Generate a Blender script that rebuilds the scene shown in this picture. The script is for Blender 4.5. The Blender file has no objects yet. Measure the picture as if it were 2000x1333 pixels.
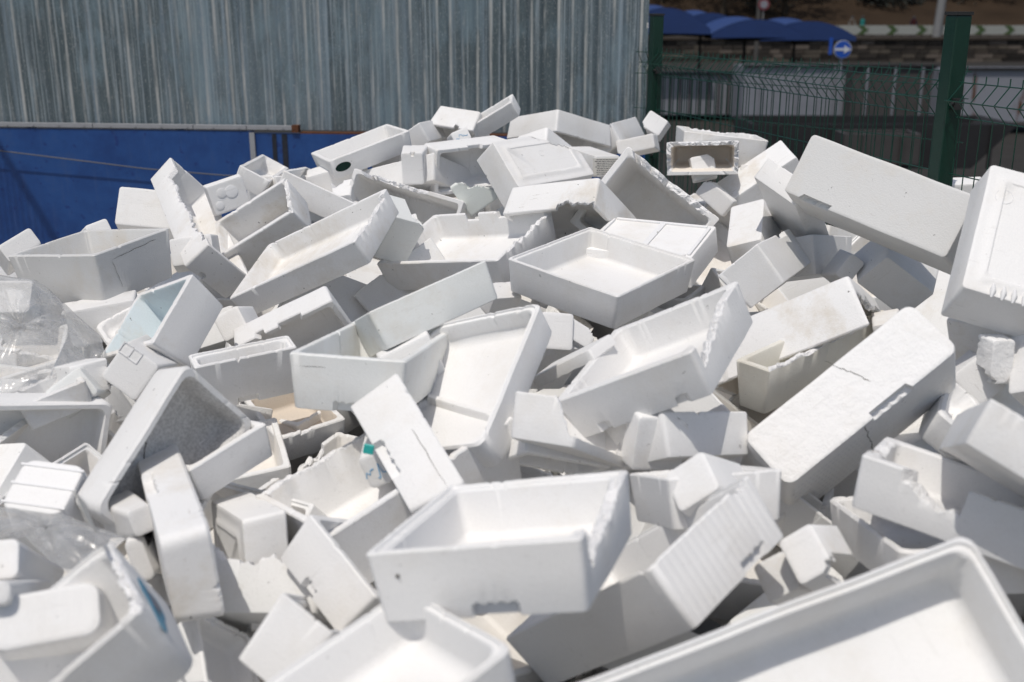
import bpy, bmesh, math, random
from mathutils import Vector, Matrix, Quaternion
from mathutils import noise as mnoise
S = bpy.context.scene
COL = S.collection
R = math.radians

# ------------------------------------------------------------------ camera, sky, sun, exposure
F, CX, CY, PITCH, CAMZ = 2143.0, 1000.0, 666.5, R(17), 2.05
cd = bpy.data.cameras.new('camera'); cam = bpy.data.objects.new('camera', cd); COL.objects.link(cam)
cam.location = (0, 0, CAMZ); cam.rotation_euler = (R(90) - PITCH, 0, 0)
cd.sensor_width = 36; cd.lens = 36 * F / 2000; cd.clip_start = .05; cd.clip_end = 2000
cd.dof.use_dof = True; cd.dof.focus_distance = 3.7; cd.dof.aperture_fstop = 2.9
S.camera = cam
SUN = Vector((-.16, -.35, .92)).normalized()
w = bpy.data.worlds.new('World'); S.world = w; w.use_nodes = True
nt = w.node_tree; bg = nt.nodes['Background']
sky = nt.nodes.new('ShaderNodeTexSky'); sky.sky_type = 'NISHITA'; sky.sun_disc = False
sky.sun_elevation = math.asin(SUN.z); sky.sun_rotation = math.atan2(SUN.x, SUN.y)
nt.links.new(sky.outputs[0], bg.inputs[0]); bg.inputs[1].default_value = .115; sky.dust_density = 2.0; sky.ozone_density = 1.0
sd = bpy.data.lights.new('sun', 'SUN'); sd.energy = 2.95; sd.angle = R(.53); sd.color = (1, .98, .95)
so = bpy.data.objects.new('sun', sd); COL.objects.link(so); so.rotation_euler = SUN.to_track_quat('Z', 'Y').to_euler()
so.location = SUN * 20
S.view_settings.view_transform = 'Standard'; S.view_settings.look = 'None'
S.view_settings.exposure = -0.2; S.view_settings.gamma = 1; S.view_settings.use_curve_mapping = False
S.view_settings.use_white_balance = True; S.view_settings.white_balance_temperature = 6850
S.render.engine = 'CYCLES'
S.cycles.max_bounces = 8; S.cycles.diffuse_bounces = 5; S.cycles.transparent_max_bounces = 12
S.cycles.caustics_reflective = False; S.cycles.caustics_refractive = False
S.cycles.use_denoising = True

# ------------------------------------------------------------------ helpers
def at(px, py, Y):
    """world point seen at photo pixel (px,py) at horizontal distance Y"""
    dx, dy = (px - CX) / F, (py - CY) / F
    c, s = math.cos(PITCH), math.sin(PITCH)
    fy, fz = c - dy * s, -s - dy * c
    k = Y / fy
    return Vector((dx * k, Y, CAMZ + fz * k))

def tag(o, label=None, cat=None, group=None, kind=None):
    if label: o['label'] = label
    if cat: o['category'] = cat
    if group: o['group'] = group
    if kind: o['kind'] = kind
    return o

def empty(name, loc=(0, 0, 0)):
    o = bpy.data.objects.new(name, None); COL.objects.link(o); o.location = loc
    return o

def mesh_obj(name, verts, faces, mats, parent=None, smooth=None, mi=None):
    me = bpy.data.meshes.new(name); me.from_pydata([tuple(v) for v in verts], [], faces); me.update()
    for m in (mats if isinstance(mats, (list, tuple)) else [mats]): me.materials.append(m)
    if mi: me.polygons.foreach_set('material_index', mi)
    if smooth is not None:
        me.polygons.foreach_set('use_smooth', [True] * len(me.polygons))
        me.set_sharp_from_angle(angle=R(smooth))
    o = bpy.data.objects.new(name, me); COL.objects.link(o)
    if parent: o.parent = parent
    return o

class MB:
    def __init__(s): s.v = []; s.f = []
    def box(s, c, d, M=None):
        n = len(s.v)
        for x in (-.5, .5):
            for y in (-.5, .5):
                for z in (-.5, .5):
                    p = Vector((x * d[0], y * d[1], z * d[2]))
                    if M is not None: p = M @ p
                    s.v.append(p + Vector(c))
        for q in ((0, 1, 3, 2), (4, 6, 7, 5), (0, 4, 5, 1), (2, 3, 7, 6), (0, 2, 6, 4), (1, 5, 7, 3)): s.f.append([n + i for i in q])
        return s
    def tube(s, pts, r, k=6, cap=True):
        n = len(s.v); pts = [Vector(p) for p in pts]
        rr = r if isinstance(r, (list, tuple)) else [r] * len(pts)
        for i, p in enumerate(pts):
            d = (pts[min(i + 1, len(pts) - 1)] - pts[max(i - 1, 0)]).normalized()
            u = d.orthogonal().normalized()
            if i: u = (pu - d * pu.dot(d)).normalized()
            pu = u; w_ = d.cross(u)
            for j in range(k):
                a = 2 * math.pi * j / k
                s.v.append(p + (u * math.cos(a) + w_ * math.sin(a)) * rr[i])
        for i in range(len(pts) - 1):
            for j in range(k):
                a, b = n + i * k + j, n + i * k + (j + 1) % k
                s.f.append([a, b, b + k, a + k])
        if cap:
            s.f.append([n + j for j in range(k)][::-1]); s.f.append([n + (len(pts) - 1) * k + j for j in range(k)])
        return s
    def build(s, name, mat, parent=None, smooth=None): return mesh_obj(name, s.v, s.f, mat, parent, smooth)

# ------------------------------------------------------------------ materials
def new_mat(name):
    m = bpy.data.materials.new(name); m.use_nodes = True
    return m, m.node_tree, m.node_tree.nodes['Principled BSDF']

def N(nt, t, **kw):
    n = nt.nodes.new(t)
    for k, v in kw.items():
        if k == 'inp':
            for a, b in v.items(): n.inputs[a].default_value = b
        else: setattr(n, k, v)
    return n

def simple(name, col, rough=.6, metal=0, bump=0, scale=20, var=.2):
    m, nt, p = new_mat(name); L = nt.links.new
    tc = N(nt, 'ShaderNodeTexCoord')
    no = N(nt, 'ShaderNodeTexNoise', inp={'Scale': scale, 'Detail': 6})
    L(tc.outputs['Object'], no.inputs['Vector'])
    mx = N(nt, 'ShaderNodeMix', data_type='RGBA')
    mx.inputs[6].default_value = tuple(c * (1 - var) for c in col) + (1,); mx.inputs[7].default_value = tuple(min(1, c * (1 + var)) for c in col) + (1,)
    L(no.outputs['Fac'], mx.inputs[0]); L(mx.outputs[2], p.inputs['Base Color'])
    p.inputs['Roughness'].default_value = rough; p.inputs['Metallic'].default_value = metal
    if rough > .85: p.inputs['Specular IOR Level'].default_value = .1
    if bump:
        b = N(nt, 'ShaderNodeBump', inp={'Strength': bump, 'Distance': .01}); L(no.outputs['Fac'], b.inputs['Height']); L(b.outputs[0], p.inputs['Normal'])
    return m

FM = {}
def foam(col=(.80, .80, .80), dirt=0., dark=0., bead=.4, lines=0., pits=0., rough=.62):
    key = (col, round(dirt, 2), dark, bead, lines, pits)
    if key in FM: return FM[key]
    m, nt, p = new_mat('foam'); L = nt.links.new
    tc = N(nt, 'ShaderNodeTexCoord'); oi = N(nt, 'ShaderNodeObjectInfo')
    ml = N(nt, 'ShaderNodeMath', operation='MULTIPLY', inp={1: 37.}); L(oi.outputs['Random'], ml.inputs[0])
    ad = N(nt, 'ShaderNodeVectorMath', operation='ADD'); L(tc.outputs['Object'], ad.inputs[0]); L(ml.outputs[0], ad.inputs[1])
    V = ad.outputs[0]
    def noise(sc, det=5, rg=.55, vec=None):
        n = N(nt, 'ShaderNodeTexNoise', inp={'Scale': sc, 'Detail': det, 'Roughness': rg}); L(vec or V, n.inputs['Vector']); return n.outputs['Fac']
    def ramp(fac, a, b):
        r = N(nt, 'ShaderNodeMapRange', inp={1: a, 2: b, 3: 0., 4: 1.}); r.clamp = True; L(fac, r.inputs[0]); return r.outputs[0]
    def mix(fac, a, b, k=1.):
        x = N(nt, 'ShaderNodeMix', data_type='RGBA')
        if k != 1.:
            mm = N(nt, 'ShaderNodeMath', operation='MULTIPLY', inp={1: k}); L(fac, mm.inputs[0]); fac = mm.outputs[0]
        L(fac, x.inputs[0])
        for i, c in ((6, a), (7, b)):
            if isinstance(c, tuple): x.inputs[i].default_value = c + (1,)
            else: L(c, x.inputs[i])
        return x.outputs[2]
    vo = N(nt, 'ShaderNodeTexVoronoi', inp={'Scale': 230.}); L(V, vo.inputs['Vector'])
    c = mix(noise(7), tuple(x * .95 for x in col), col)
    # slight tone difference bead by bead
    c = mix(ramp(vo.outputs['Distance'], .25, .75), c, tuple(x * .9 for x in col), .35)
    # scuffs and grime
    c = mix(ramp(noise(4.5, 8, .7), .50, .74), c, (.60, .545, .46), .22 + .85 * dirt)
    mps = N(nt, 'ShaderNodeMapping', inp={'Scale': (1.2, 9, 9), 'Rotation': (0, .4, .5)}); L(V, mps.inputs[0])
    c = mix(ramp(noise(5, 8, .7, mps.outputs[0]), .60, .72), c, (.52, .51, .49), .34)
    if dirt > .05:
        mp = N(nt, 'ShaderNodeMapping', inp={'Scale': (1, 6, 6)}); L(V, mp.inputs[0])
        c = mix(ramp(noise(14, 9, .75, mp.outputs[0]), .62, .70), c, (.30, .26, .21), min(.8, .15 + .6 * dirt))
        c = mix(ramp(noise(55, 4, .6), .70, .74), c, (.05, .045, .04), min(.9, .3 + dirt))
    else:
        c = mix(ramp(noise(40, 3, .6), .70, .73), c, (.30, .26, .22), .6)
    if dark:
        c = mix(ramp(noise(170, 3, .6), .40, .62), c, (.13, .125, .12), .36 * dark)
        c = mix(ramp(noise(6, 5, .7), .35, .7), c, (.34, .32, .30), .35 * dark)
    vr = N(nt, 'ShaderNodeMapRange', inp={1: 0., 2: 1., 3: .92, 4: 1.03}); L(oi.outputs['Random'], vr.inputs[0])
    hs = N(nt, 'ShaderNodeHueSaturation'); L(vr.outputs[0], hs.inputs['Value']); L(c, hs.inputs['Color']); c = hs.outputs[0]
    L(c, p.inputs['Base Color'])
    p.inputs['Roughness'].default_value = rough; p.inputs['Specular IOR Level'].default_value = .35
    b = N(nt, 'ShaderNodeBump', inp={'Strength': bead, 'Distance': .0009}); L(vo.outputs['Distance'], b.inputs['Height'])
    b2 = N(nt, 'ShaderNodeBump', inp={'Strength': .22, 'Distance': .003}); L(noise(9, 4, .5), b2.inputs['Height']); L(b.outputs[0], b2.inputs['Normal'])
    out = b2.outputs[0]
    if lines:
        wv = N(nt, 'ShaderNodeTexWave', bands_direction='DIAGONAL' if lines > 1 else 'X', inp={'Scale': 17., 'Distortion': .8, 'Detail': 2.}); L(tc.outputs['Object'], wv.inputs['Vector'])
        b3 = N(nt, 'ShaderNodeBump', inp={'Strength': .35 * lines, 'Distance': .003}); L(wv.outputs['Fac'], b3.inputs['Height']); L(out, b3.inputs['Normal']); out = b3.outputs[0]
    if pits:
        b4 = N(nt, 'ShaderNodeBump', inp={'Strength': .6 * pits, 'Distance': .003}); L(ramp(noise(24, 6, .65, None), .38, .66), b4.inputs['Height']); L(out, b4.inputs['Normal']); out = b4.outputs[0]
    L(out, p.inputs['Normal'])
    FM[key] = m
    return m

def foam_rough():
    if 'r' in FM: return FM['r']
    m, nt, p = new_mat('torn_foam'); L = nt.links.new
    tc = N(nt, 'ShaderNodeTexCoord')
    vo = N(nt, 'ShaderNodeTexVoronoi', inp={'Scale': 190.}); L(tc.outputs['Object'], vo.inputs['Vector'])
    no = N(nt, 'ShaderNodeTexNoise', inp={'Scale': 60., 'Detail': 4.}); L(tc.outputs['Object'], no.inputs['Vector'])
    mx = N(nt, 'ShaderNodeMix', data_type='RGBA'); L(vo.outputs['Distance'], mx.inputs[0])
    mx.inputs[6].default_value = (.84, .84, .84, 1); mx.inputs[7].default_value = (.70, .69, .68, 1)
    L(mx.outputs[2], p.inputs['Base Color']); p.inputs['Roughness'].default_value = .5
    b = N(nt, 'ShaderNodeBump', inp={'Strength': .7, 'Distance': .0028}); b.invert = True; L(vo.outputs['Distance'], b.inputs['Height'])
    b2 = N(nt, 'ShaderNodeBump', inp={'Strength': .5, 'Distance': .006}); L(no.outputs['Fac'], b2.inputs['Height']); L(b.outputs[0], b2.inputs['Normal'])
    L(b2.outputs[0], p.inputs['Normal']); FM['r'] = m
    return m

# ------------------------------------------------------------------ the foam box
def box_mesh(L, W, H, o, seed):
    rnd = random.Random(seed)
    t = min(o.get('thick', .018), .3 * min(L, W)); tb = min(.022, H * .4); tap = .08
    r = min(.020 if o.get('round') else (.008 if min(L, W) > .16 else .006), .3 * min(L, W)); ri = min(.024 if o.get('round') else .013, .28 * min(L, W))
    cor = [(-1, -1), (1, -1), (1, 1), (-1, 1)]
    brs = o.get('br', []); nts = o.get('nt', []); gs = o.get('g', []); cuts = o.get('cut', [])
    ph = [rnd.uniform(0, 50) for _ in range(8)]
    def nz(x, k): return mnoise.noise(Vector((x * k, ph[0], seed * .37)))
    nick = []
    for _ in range(rnd.randint(5, 11)):
        nick.append((rnd.randrange(4), rnd.random(), rnd.uniform(.004, .012), rnd.uniform(.001, .004) * (3 if rnd.random() < .12 else 1)))
    smp = []                                   # (kind, side/corner, s)
    def side_h(i, s):
        h, bk = H, 0
        for (sd_, a, b, h0, h1) in brs:
            if int(sd_) == i and a <= s <= b:
                u = (s - a) / max(b - a, 1e-6); q = h0 + (h1 - h0) * u
                am = .14 if q < .93 else .05
                lm_ = s * (L, W)[i % 2] + i * 3; q += am * 1.2 * nz(lm_, 14) + am * .7 * nz(lm_, 45) + rnd.uniform(-.5, .5) * am * .12
                if h0 <= 0 and h1 <= 0: q = 0
                h = min(H, max(tb, H * q)); bk = 1
        ln_ = (L, W)[i % 2]
        h -= .0012 * abs(nz(s * 4 + i, 6))
        for (sd_, c_, w_, d_) in nick:
            if sd_ == i and abs(s - c_) * ln_ < w_ and not bk: h -= d_ * (1 - abs(s - c_) * ln_ / w_) * rnd.uniform(.6, 1); 
        for (sd_, a, b, dd) in nts:
            if int(sd_) == i and a <= s <= b: h = min(h, H - dd)
        return h, bk
    for i in range(4):
        ln = (L, W)[i % 2]
        n = max(6, int(ln / .011)); ss = [k / n for k in range(n + 1)]
        for x in brs + nts + gs:
            if int(x[0]) == i:
                for e in (x[1], x[2]):
                    if 0 < e < 1: ss += [e - .003, e + .003]
        for x in nick:
            if x[0] == i: ss += [min(.98, max(.02, x[1] + q * x[2] / ln)) for q in (-1, -.5, 0, .5, 1)]
        ss = sorted(set(round(x, 4) for x in ss))
        for k in range(5): smp.append(('c', i, k / 4))
        for x in ss[1:-1]: smp.append(('s', i, x))
    n = len(smp)
    def pos(k, d):
        kind, i, s = smp[k]; q = min(1, d / t); rr = r + (ri - r) * q
        a, b = L / 2 - d, W / 2 - d; rr = min(rr, a * .9, b * .9)
        if kind == 'c':
            cx, cy = cor[i][0] * (a - rr), cor[i][1] * (b - rr)
            ang = math.pi + math.pi / 2 * i + s * math.pi / 2
            p = Vector((cx + rr * math.cos(ang), cy + rr * math.sin(ang)))
        else:
            j = (i + 1) % 4
            A = Vector((cor[i][0] * a, cor[i][1] * b)); B = Vector((cor[j][0] * a, cor[j][1] * b)); e = (B - A).normalized()
            p = (A + e * rr).lerp(B - e * rr, s)
        return p
    hs, bks, ks = [], [], []
    jit = [Vector((rnd.uniform(-1, 1), rnd.uniform(-1, 1), rnd.uniform(-1, 1))) for _ in range(n)]
    cl = []
    for (c, fx, fy) in cuts:
        c = int(c); C = Vector((cor[c][0] * L / 2, cor[c][1] * W / 2))
        A = C - Vector((cor[c][0] * fx * L, 0)); B = C - Vector((0, cor[c][1] * fy * W))
        nn = Vector((-(B - A).y, (B - A).x)).normalized()
        if nn.dot(C - A) < 0: nn = -nn
        cl.append((A, nn))
    def clip(p, k):
        hit = False
        for A, nn in cl:
            dd = nn.dot(p - A)
            if dd > 0:
                tt = Vector((-nn.y, nn.x)).dot(p - A)
                p = p - nn * (dd - .012 * nz(tt * 3, 9) - .004 * jit[k].x); hit = True
        return p, hit
    for k in range(n):
        kind, i, s = smp[k]
        if kind == 's': h, bk = side_h(i, s)
        else: h, bk = side_h((i - 1) % 4, 1.) if s < .5 else side_h(i, 0.)
        if clip(pos(k, 0), k)[1]: h, bk = tb, 1
        hs.append(h); bks.append(bk)
        g_ = 0
        if kind == 's':
            for (sd_, a, b) in gs:
                if int(sd_) == i and a <= s <= b:
                    wl = abs(math.sin((s - a) / (b - a) * math.pi * 4))
                    g_ = .018 + .006 * wl
        ks.append(g_)
    rings = []
    def ring(fn, inner=False): rings.append(([fn(k) for k in range(n)], inner))
    def V3(k, d, z, jj=0.):
        p, _ = clip(pos(k, d + tap * (H - z)), k)
        wv = .002 if L > .2 else .001
        q = Vector((p.x + wv * mnoise.noise(Vector((p.x * 7, p.y * 7, seed + z * 6))), p.y + wv * mnoise.noise(Vector((p.y * 7, p.x * 7, seed * 1.7 + z * 6))), z + .0008 * mnoise.noise(Vector((p.x * 9, p.y * 9, seed * 2.3)))))
        if jj and bks[k]: q += jit[k] * jj
        return q
    lid = o.get('lid') or o.get('lid2')
    m0 = .016
    if lid:
        for d_, z_ in ((.05, 0), (.046, -.003), (.036, -.003), (.032, 0)): ring(lambda k: V3(k, d_, z_))
    ring(lambda k: V3(k, m0, 0))
    ring(lambda k: V3(k, m0 if ks[k] else m0 * .6, ks[k]))
    ch = .006 if o.get('round') else .0035
    ring(lambda k: V3(k, ch * .9, ks[k]))
    ring(lambda k: V3(k, ch * .25, ks[k] + ch * .3)); ring(lambda k: V3(k, 0, ks[k] + ch))
    hm = lambda k, f: max(ks[k] + ch, tb) + (hs[k] - ch - max(ks[k] + ch, tb)) * f if hs[k] > .03 else hs[k]
    ring(lambda k: V3(k, 0, min(hm(k, .5), hs[k])))
    ring(lambda k: V3(k, 0, hs[k] - (ch if hs[k] > .03 else .001)))
    ring(lambda k: V3(k, ch * .8, hs[k], .0025))
    lip = .005 if o.get('rim') else 0.
    tq = lambda k, f: t * f
    i1 = len(rings)
    ring(lambda k: V3(k, tq(k, .40), hs[k] + (0 if not bks[k] else .003 * jit[k].y), .003))
    ring(lambda k: V3(k, tq(k, .48), hs[k] - (lip if not bks[k] else .003 * jit[k].x), .003))
    ring(lambda k: V3(k, tq(k, .85), hs[k] - (lip if not bks[k] else .002 * jit[k].z), .003))
    i2 = len(rings)
    fl = .022 if o.get('round') else .012
    ring(lambda k: V3(k, t, max(tb, hs[k] - (lip + .004 if hs[k] > .04 else 0)), 0.), True)
    for a in (0, .3, .7, 1):
        an = a * math.pi / 2
        ring(lambda k: V3(k, t + fl * (1 - math.cos(an)), min(hs[k], tb + fl * (1 - math.sin(an)))), True)
    verts, faces, mi = [], [], []
    base = []
    for rg, inn in rings:
        base.append(len(verts)); verts += [v - Vector((0, 0, H / 2)) for v in rg]
    for a in range(len(rings) - 1):
        A, B = base[a], base[a + 1]
        for k in range(n):
            k2 = (k + 1) % n
            faces.append([A + k, A + k2, B + k2, B + k][::1])
            bk = bks[k] and bks[k2]
            step = abs(hs[k] - hs[k2]) > .012 and (bks[k] or bks[k2])
            if i1 - 2 <= a < i2 and bk or (step and i1 - 1 <= a): mi.append(1)
            else: mi.append(2 if a >= i2 - 1 else 0)
    faces.append([base[0] + k for k in range(n)][::-1]); mi.append(0)
    faces.append([base[-1] + k for k in range(n)]); mi.append(2)
    return verts, faces, mi

def make_box(name, label, loc, quat, dims, o, seed, group=None, cat='foam box'):
    L, W, H = dims
    v, f, mi = box_mesh(L, W, H, o, seed)
    dirt = o.get('dirt', .04) * .95 + (.16 if seed % 4 == 1 else .05)
    oc = (.82, .815, .805)
    if o.get('green'): g = o['green']; oc = (.80 - .12 * g, .80, .795 - .10 * g)
    if o.get('yellow'): oc = (.74, .72, .65)
    if o.get('grey'): g = o['grey']; oc = (.80 - g, .80 - g, .79 - g)
    ic = oc
    if o.get('blue'): ic = (.69, .765, .79)
    if o.get('beige'): ic = (.70, .62, .53)
    if o.get('brown'): ic = (.77, .71, .64)
    lines = 1. if o.get('fine') else (.25 if o.get('clean') and seed % 3 == 0 else 0)
    mo = foam(oc, dirt=dirt, lines=lines, pits=1. if o.get('pits') else 0.)
    mi_ = foam(ic, dirt=min(1, dirt * (1.2 if not o.get('dark') else .3)), dark=1. if o.get('dark') else 0.)
    ob = mesh_obj(name, v, f, [mo, foam_rough(), mi_], None, 38, mi)
    ob.location = loc; ob.rotation_mode = 'QUATERNION'; ob.rotation_quaternion = quat
    tag(ob, label, cat, group)
    return ob

def place(ob, name, mb, mat, smooth=None):
    return mb.build(name, mat, ob, smooth)

# ------------------------------------------------------------------ ground and walls
concrete = simple('concrete', (.27, .25, .23), .9, bump=.3, scale=6, var=.25)
gm = MB(); gm.box((0, 4, -.05), (16, 10, .1)); tag(gm.build('ground', concrete), kind='structure')
lotm = simple('asphalt', (.035, .033, .031), .95, scale=1.5, var=.3)
lm = MB(); lm.box((0, 400, -2.65), (1600, 781.8, .1)); tag(lm.build('lower_yard', lotm), kind='structure')
bank = mesh_obj('bank', [(-8, 9.001, -.01), (8, 9.001, -.01), (8, 9.09, -2.7), (-8, 9.09, -2.7), (-8, 8.9, -2.7), (8, 8.9, -2.7)],
                [(0, 3, 2, 1), (0, 1, 5, 4), (3, 4, 5, 2), (0, 4, 3), (1, 2, 5)], concrete); tag(bank, kind='structure')

# wall line: right end near the green post, receding slightly to the left
WR = at(1264, 130, 7.3); WR.z = 0
WD = Vector((-math.cos(R(6.5)), math.sin(R(6.5)), 0)); WN = Vector((-WD.y, WD.x, 0)); WN = WN if WN.y < 0 else -WN

def galv():
    m, nt, p = new_mat('galvanised_sheet'); L = nt.links.new
    tc = N(nt, 'ShaderNodeTexCoord')
    def noise(scale, sc, det=6, rg=.6):
        mp = N(nt, 'ShaderNodeMapping', inp={'Scale': scale}); L(tc.outputs['Object'], mp.inputs[0])
        n = N(nt, 'ShaderNodeTexNoise', inp={'Scale': sc, 'Detail': det, 'Roughness': rg}); L(mp.outputs[0], n.inputs['Vector']); return n.outputs['Fac']
    def ramp(fac, a, b):
        r = N(nt, 'ShaderNodeMapRange', inp={1: a, 2: b, 3: 0., 4: 1.}); r.clamp = True; L(fac, r.inputs[0]); return r.outputs[0]
    def mix(fac, a, b, k=1.):
        x = N(nt, 'ShaderNodeMix', data_type='RGBA'); mm = N(nt, 'ShaderNodeMath', operation='MULTIPLY', inp={1: k}); L(fac, mm.inputs[0]); L(mm.outputs[0], x.inputs[0])
        for i, c in ((6, a), (7, b)):
            if isinstance(c, tuple): x.inputs[i].default_value = c + (1,)
            else: L(c, x.inputs[i])
        return x.outputs[2]
    c = mix(ramp(noise((1, 1, .3), 1.6, 8, .7), .42, .58), (.082, .112, .125), (.145, .188, .212))
    c = mix(ramp(noise((1, 1, .014), 42, 5, .7), .52, .60), c, (.38, .435, .47), .6)
    c = mix(ramp(noise((1, 1, .012), 14, 4), .55, .66), c, (.27, .35, .42), .45)
    c = mix(ramp(noise((1, 1, .12), 34, 8, .85), .60, .65), c, (.46, .44, .39), .55)
    c = mix(ramp(noise((1, 1, .6), 120, 4, .75), .58, .66), c, (.55, .56, .55), .6)
    c = mix(ramp(noise((1, 1, .06), 12, 5), .60, .75), c, (.07, .08, .085), .7)
    wv = N(nt, 'ShaderNodeTexWave', bands_direction='X', inp={'Scale': .31416 / .088, 'Distortion': 0., 'Detail': 0.}); L(tc.outputs['Object'], wv.inputs['Vector'])
    ml = N(nt, 'ShaderNodeMath', operation='MULTIPLY'); L(ramp(wv.outputs['Fac'], .82, 1.), ml.inputs[0]); L(ramp(noise((3, 1, .22), 5, 6, .7), .44, .60), ml.inputs[1])
    c = mix(ml.outputs[0], c, (.60, .60, .57), .8)
    c = mix(ramp(noise((1, 1, .4), 3.2, 8, .75), .50, .62), c, (.22, .31, .36), .5)
    L(c, p.inputs['Base Color']); p.inputs['Metallic'].default_value = .25; p.inputs['Roughness'].default_value = .52
    b = N(nt, 'ShaderNodeBump', inp={'Strength': .5, 'Distance': .004}); L(noise((1, 1, .3), 90, 5), b.inputs['Height']); L(b.outputs[0], p.inputs['Normal'])
    return m
GALV = galv()
ZSH = at(1000, 262, WR.y + .02).z
cw = empty('corrugated_wall', WR); tag(cw, 'tall grey corrugated metal wall with pale vertical streaks behind the pile', 'wall')
PIT, DEP = .088, .008
SW = 12 * PIT
for q in range(7):
    vs, fs = [], []; n = 12 * 10
    for side in (0, 1):
        for zi, z in enumerate((ZSH, 3.4)):
            for i in range(n + 1):
                s = q * SW + i * PIT / 10 + (0 if i < n else .012)
                u = WD * s + WN * (DEP * math.cos(2 * math.pi * s / PIT) + .0025 * (q % 2) + (-.0012 if side else 0))
                vs.append((u.x, u.y, z))
    for side in (0, 1):
        b0 = side * 2 * (n + 1)
        for i in range(n):
            f = [b0 + i, b0 + i + 1, b0 + n + 2 + i, b0 + n + 1 + i]; fs.append(f if side else f[::-1])
    mesh_obj('sheet', vs, fs, GALV, cw, 60)
frm = MB()
for s in (.05, 1.6, 3.2, 4.3):
    p_ = WD * s - WN * .06; frm.box((p_.x, p_.y, 1.7), (.05, .05, 3.4))
frm.build('frame_post', simple('old_steel', (.12, .12, .12), .6, .4), cw)

def blue_mat():
    m, nt, p = new_mat('blue_paint'); L = nt.links.new
    tc = N(nt, 'ShaderNodeTexCoord')
    n1 = N(nt, 'ShaderNodeTexNoise', inp={'Scale': 3.5, 'Detail': 9., 'Roughness': .65}); L(tc.outputs['Object'], n1.inputs['Vector'])
    mp = N(nt, 'ShaderNodeMapping', inp={'Scale': (1, 1, .12)}); L(tc.outputs['Object'], mp.inputs[0])
    n2 = N(nt, 'ShaderNodeTexNoise', inp={'Scale': 30., 'Detail': 6.}); L(mp.outputs[0], n2.inputs['Vector'])
    n3 = N(nt, 'ShaderNodeTexNoise', inp={'Scale': 17., 'Detail': 4., 'Roughness': .5}); L(tc.outputs['Object'], n3.inputs['Vector'])
    def ramp(fac, a, b, k):
        r = N(nt, 'ShaderNodeMapRange', inp={1: a, 2: b, 3: 0., 4: k}); r.clamp = True; L(fac, r.inputs[0]); return r.outputs[0]
    def mix(f, a, b):
        x = N(nt, 'ShaderNodeMix', data_type='RGBA'); L(f, x.inputs[0])
        for i, c in ((6, a), (7, b)):
            if isinstance(c, tuple): x.inputs[i].default_value = c + (1,)
            else: L(c, x.inputs[i])
        return x.outputs[2]
    c = mix(ramp(n1.outputs[0], .35, .65, 1), (.005, .042, .175), (.012, .072, .25))
    c = mix(ramp(n2.outputs[0], .55, .75, .35), c, (.04, .08, .21))
    c = mix(ramp(n3.outputs[0], .64, .68, .6), c, (.003, .018, .13))
    c = mix(ramp(n1.outputs[0], .55, .70, .55), c, (.030, .055, .15))
    L(c, p.inputs['Base Color']); p.inputs['Roughness'].default_value = .5
    b = N(nt, 'ShaderNodeBump', inp={'Strength': .25, 'Distance': .004}); L(n3.outputs[0], b.inputs['Height']); L(b.outputs[0], p.inputs['Normal'])
    return m
BLUE = blue_mat()
bw = empty('blue_wall_base', WR); tag(bw, 'low blue painted base under the left part of the corrugated wall', 'wall')
YAW = Matrix.Rotation(math.atan2(-WD.y, -WD.x), 4, 'Z').to_3x3()
def wbox(mb, s0, s1, z0, z1, off, th):
    c = WD * ((s0 + s1) / 2) + WN * off; mb.box((c.x, c.y, (z0 + z1) / 2), (s1 - s0, th, z1 - z0), YAW); return mb
def s_at(px):   # distance along the wall seen at photo column px near the blue edge
    v = at(px, 250, 7.3); d = Vector((v.x, v.y)) ; a = Vector((WR.x, WR.y)); e = Vector((WD.x, WD.y))
    det = d.x * -e.y + d.y * e.x
    t = (a.x * -e.y + a.y * e.x) / det
    return (d * t - a).dot(e)
def z_at(px, py):
    s = s_at(px); y = WR.y + WD.y * s; return at(px, py, y - .05).z
sj = s_at(499); se = s_at(590)
zt = z_at(300, 254)
wbox(MB(), sj + .003, 7.0, 0, zt, .045, .06).build('panel', BLUE, bw)
wbox(MB(), -.02, sj - .003, 0, zt - .012, .040, .06).build('panel', BLUE, bw)
greym = simple('grey_trim', (.30, .31, .33), .5, .1, scale=30, var=.15)
rust = simple('rust', (.11, .05, .03), .95, scale=60, var=.5, bump=.5)
wbox(MB(), sj - .018, sj + .018, .6, zt - .006, .079, .012).build('joint_strip', greym, bw)
zr = z_at(300, 246)
for a, b in ((490, 578), (387, 489), (193, 386), (-30, 192), (-400, -31)):
    s0, s1 = s_at(b), s_at(a)
    wbox(MB(), s0 + .001, s1 - .001, zr - .014, zr + .012, .058, .05).build('rail_segment', greym, bw)
rv = MB()
for px in (28, 78, 127, 176, 227, 275, 325, 375, 425, 475, 530, 560):
    c = WD * s_at(px) + WN * .085; rv.tube([(c.x, c.y, zr - .002), (c.x + WN.x * .006, c.y + WN.y * .006, zr - .002)], .006, 8)
rv.build('rivet_row', greym, bw)
wbox(MB(), s_at(590), s_at(577) , zr - .03, zr + .018, .062, .05).build('rusted_end', rust, bw)
wbox(MB(), -.02, s_at(591), zt - .012, zt - .002, .03, .07).build('edge_flashing', rust, bw)
drip = simple('rust_drip', (.030, .034, .045), .9, scale=40, var=.5)
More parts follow.
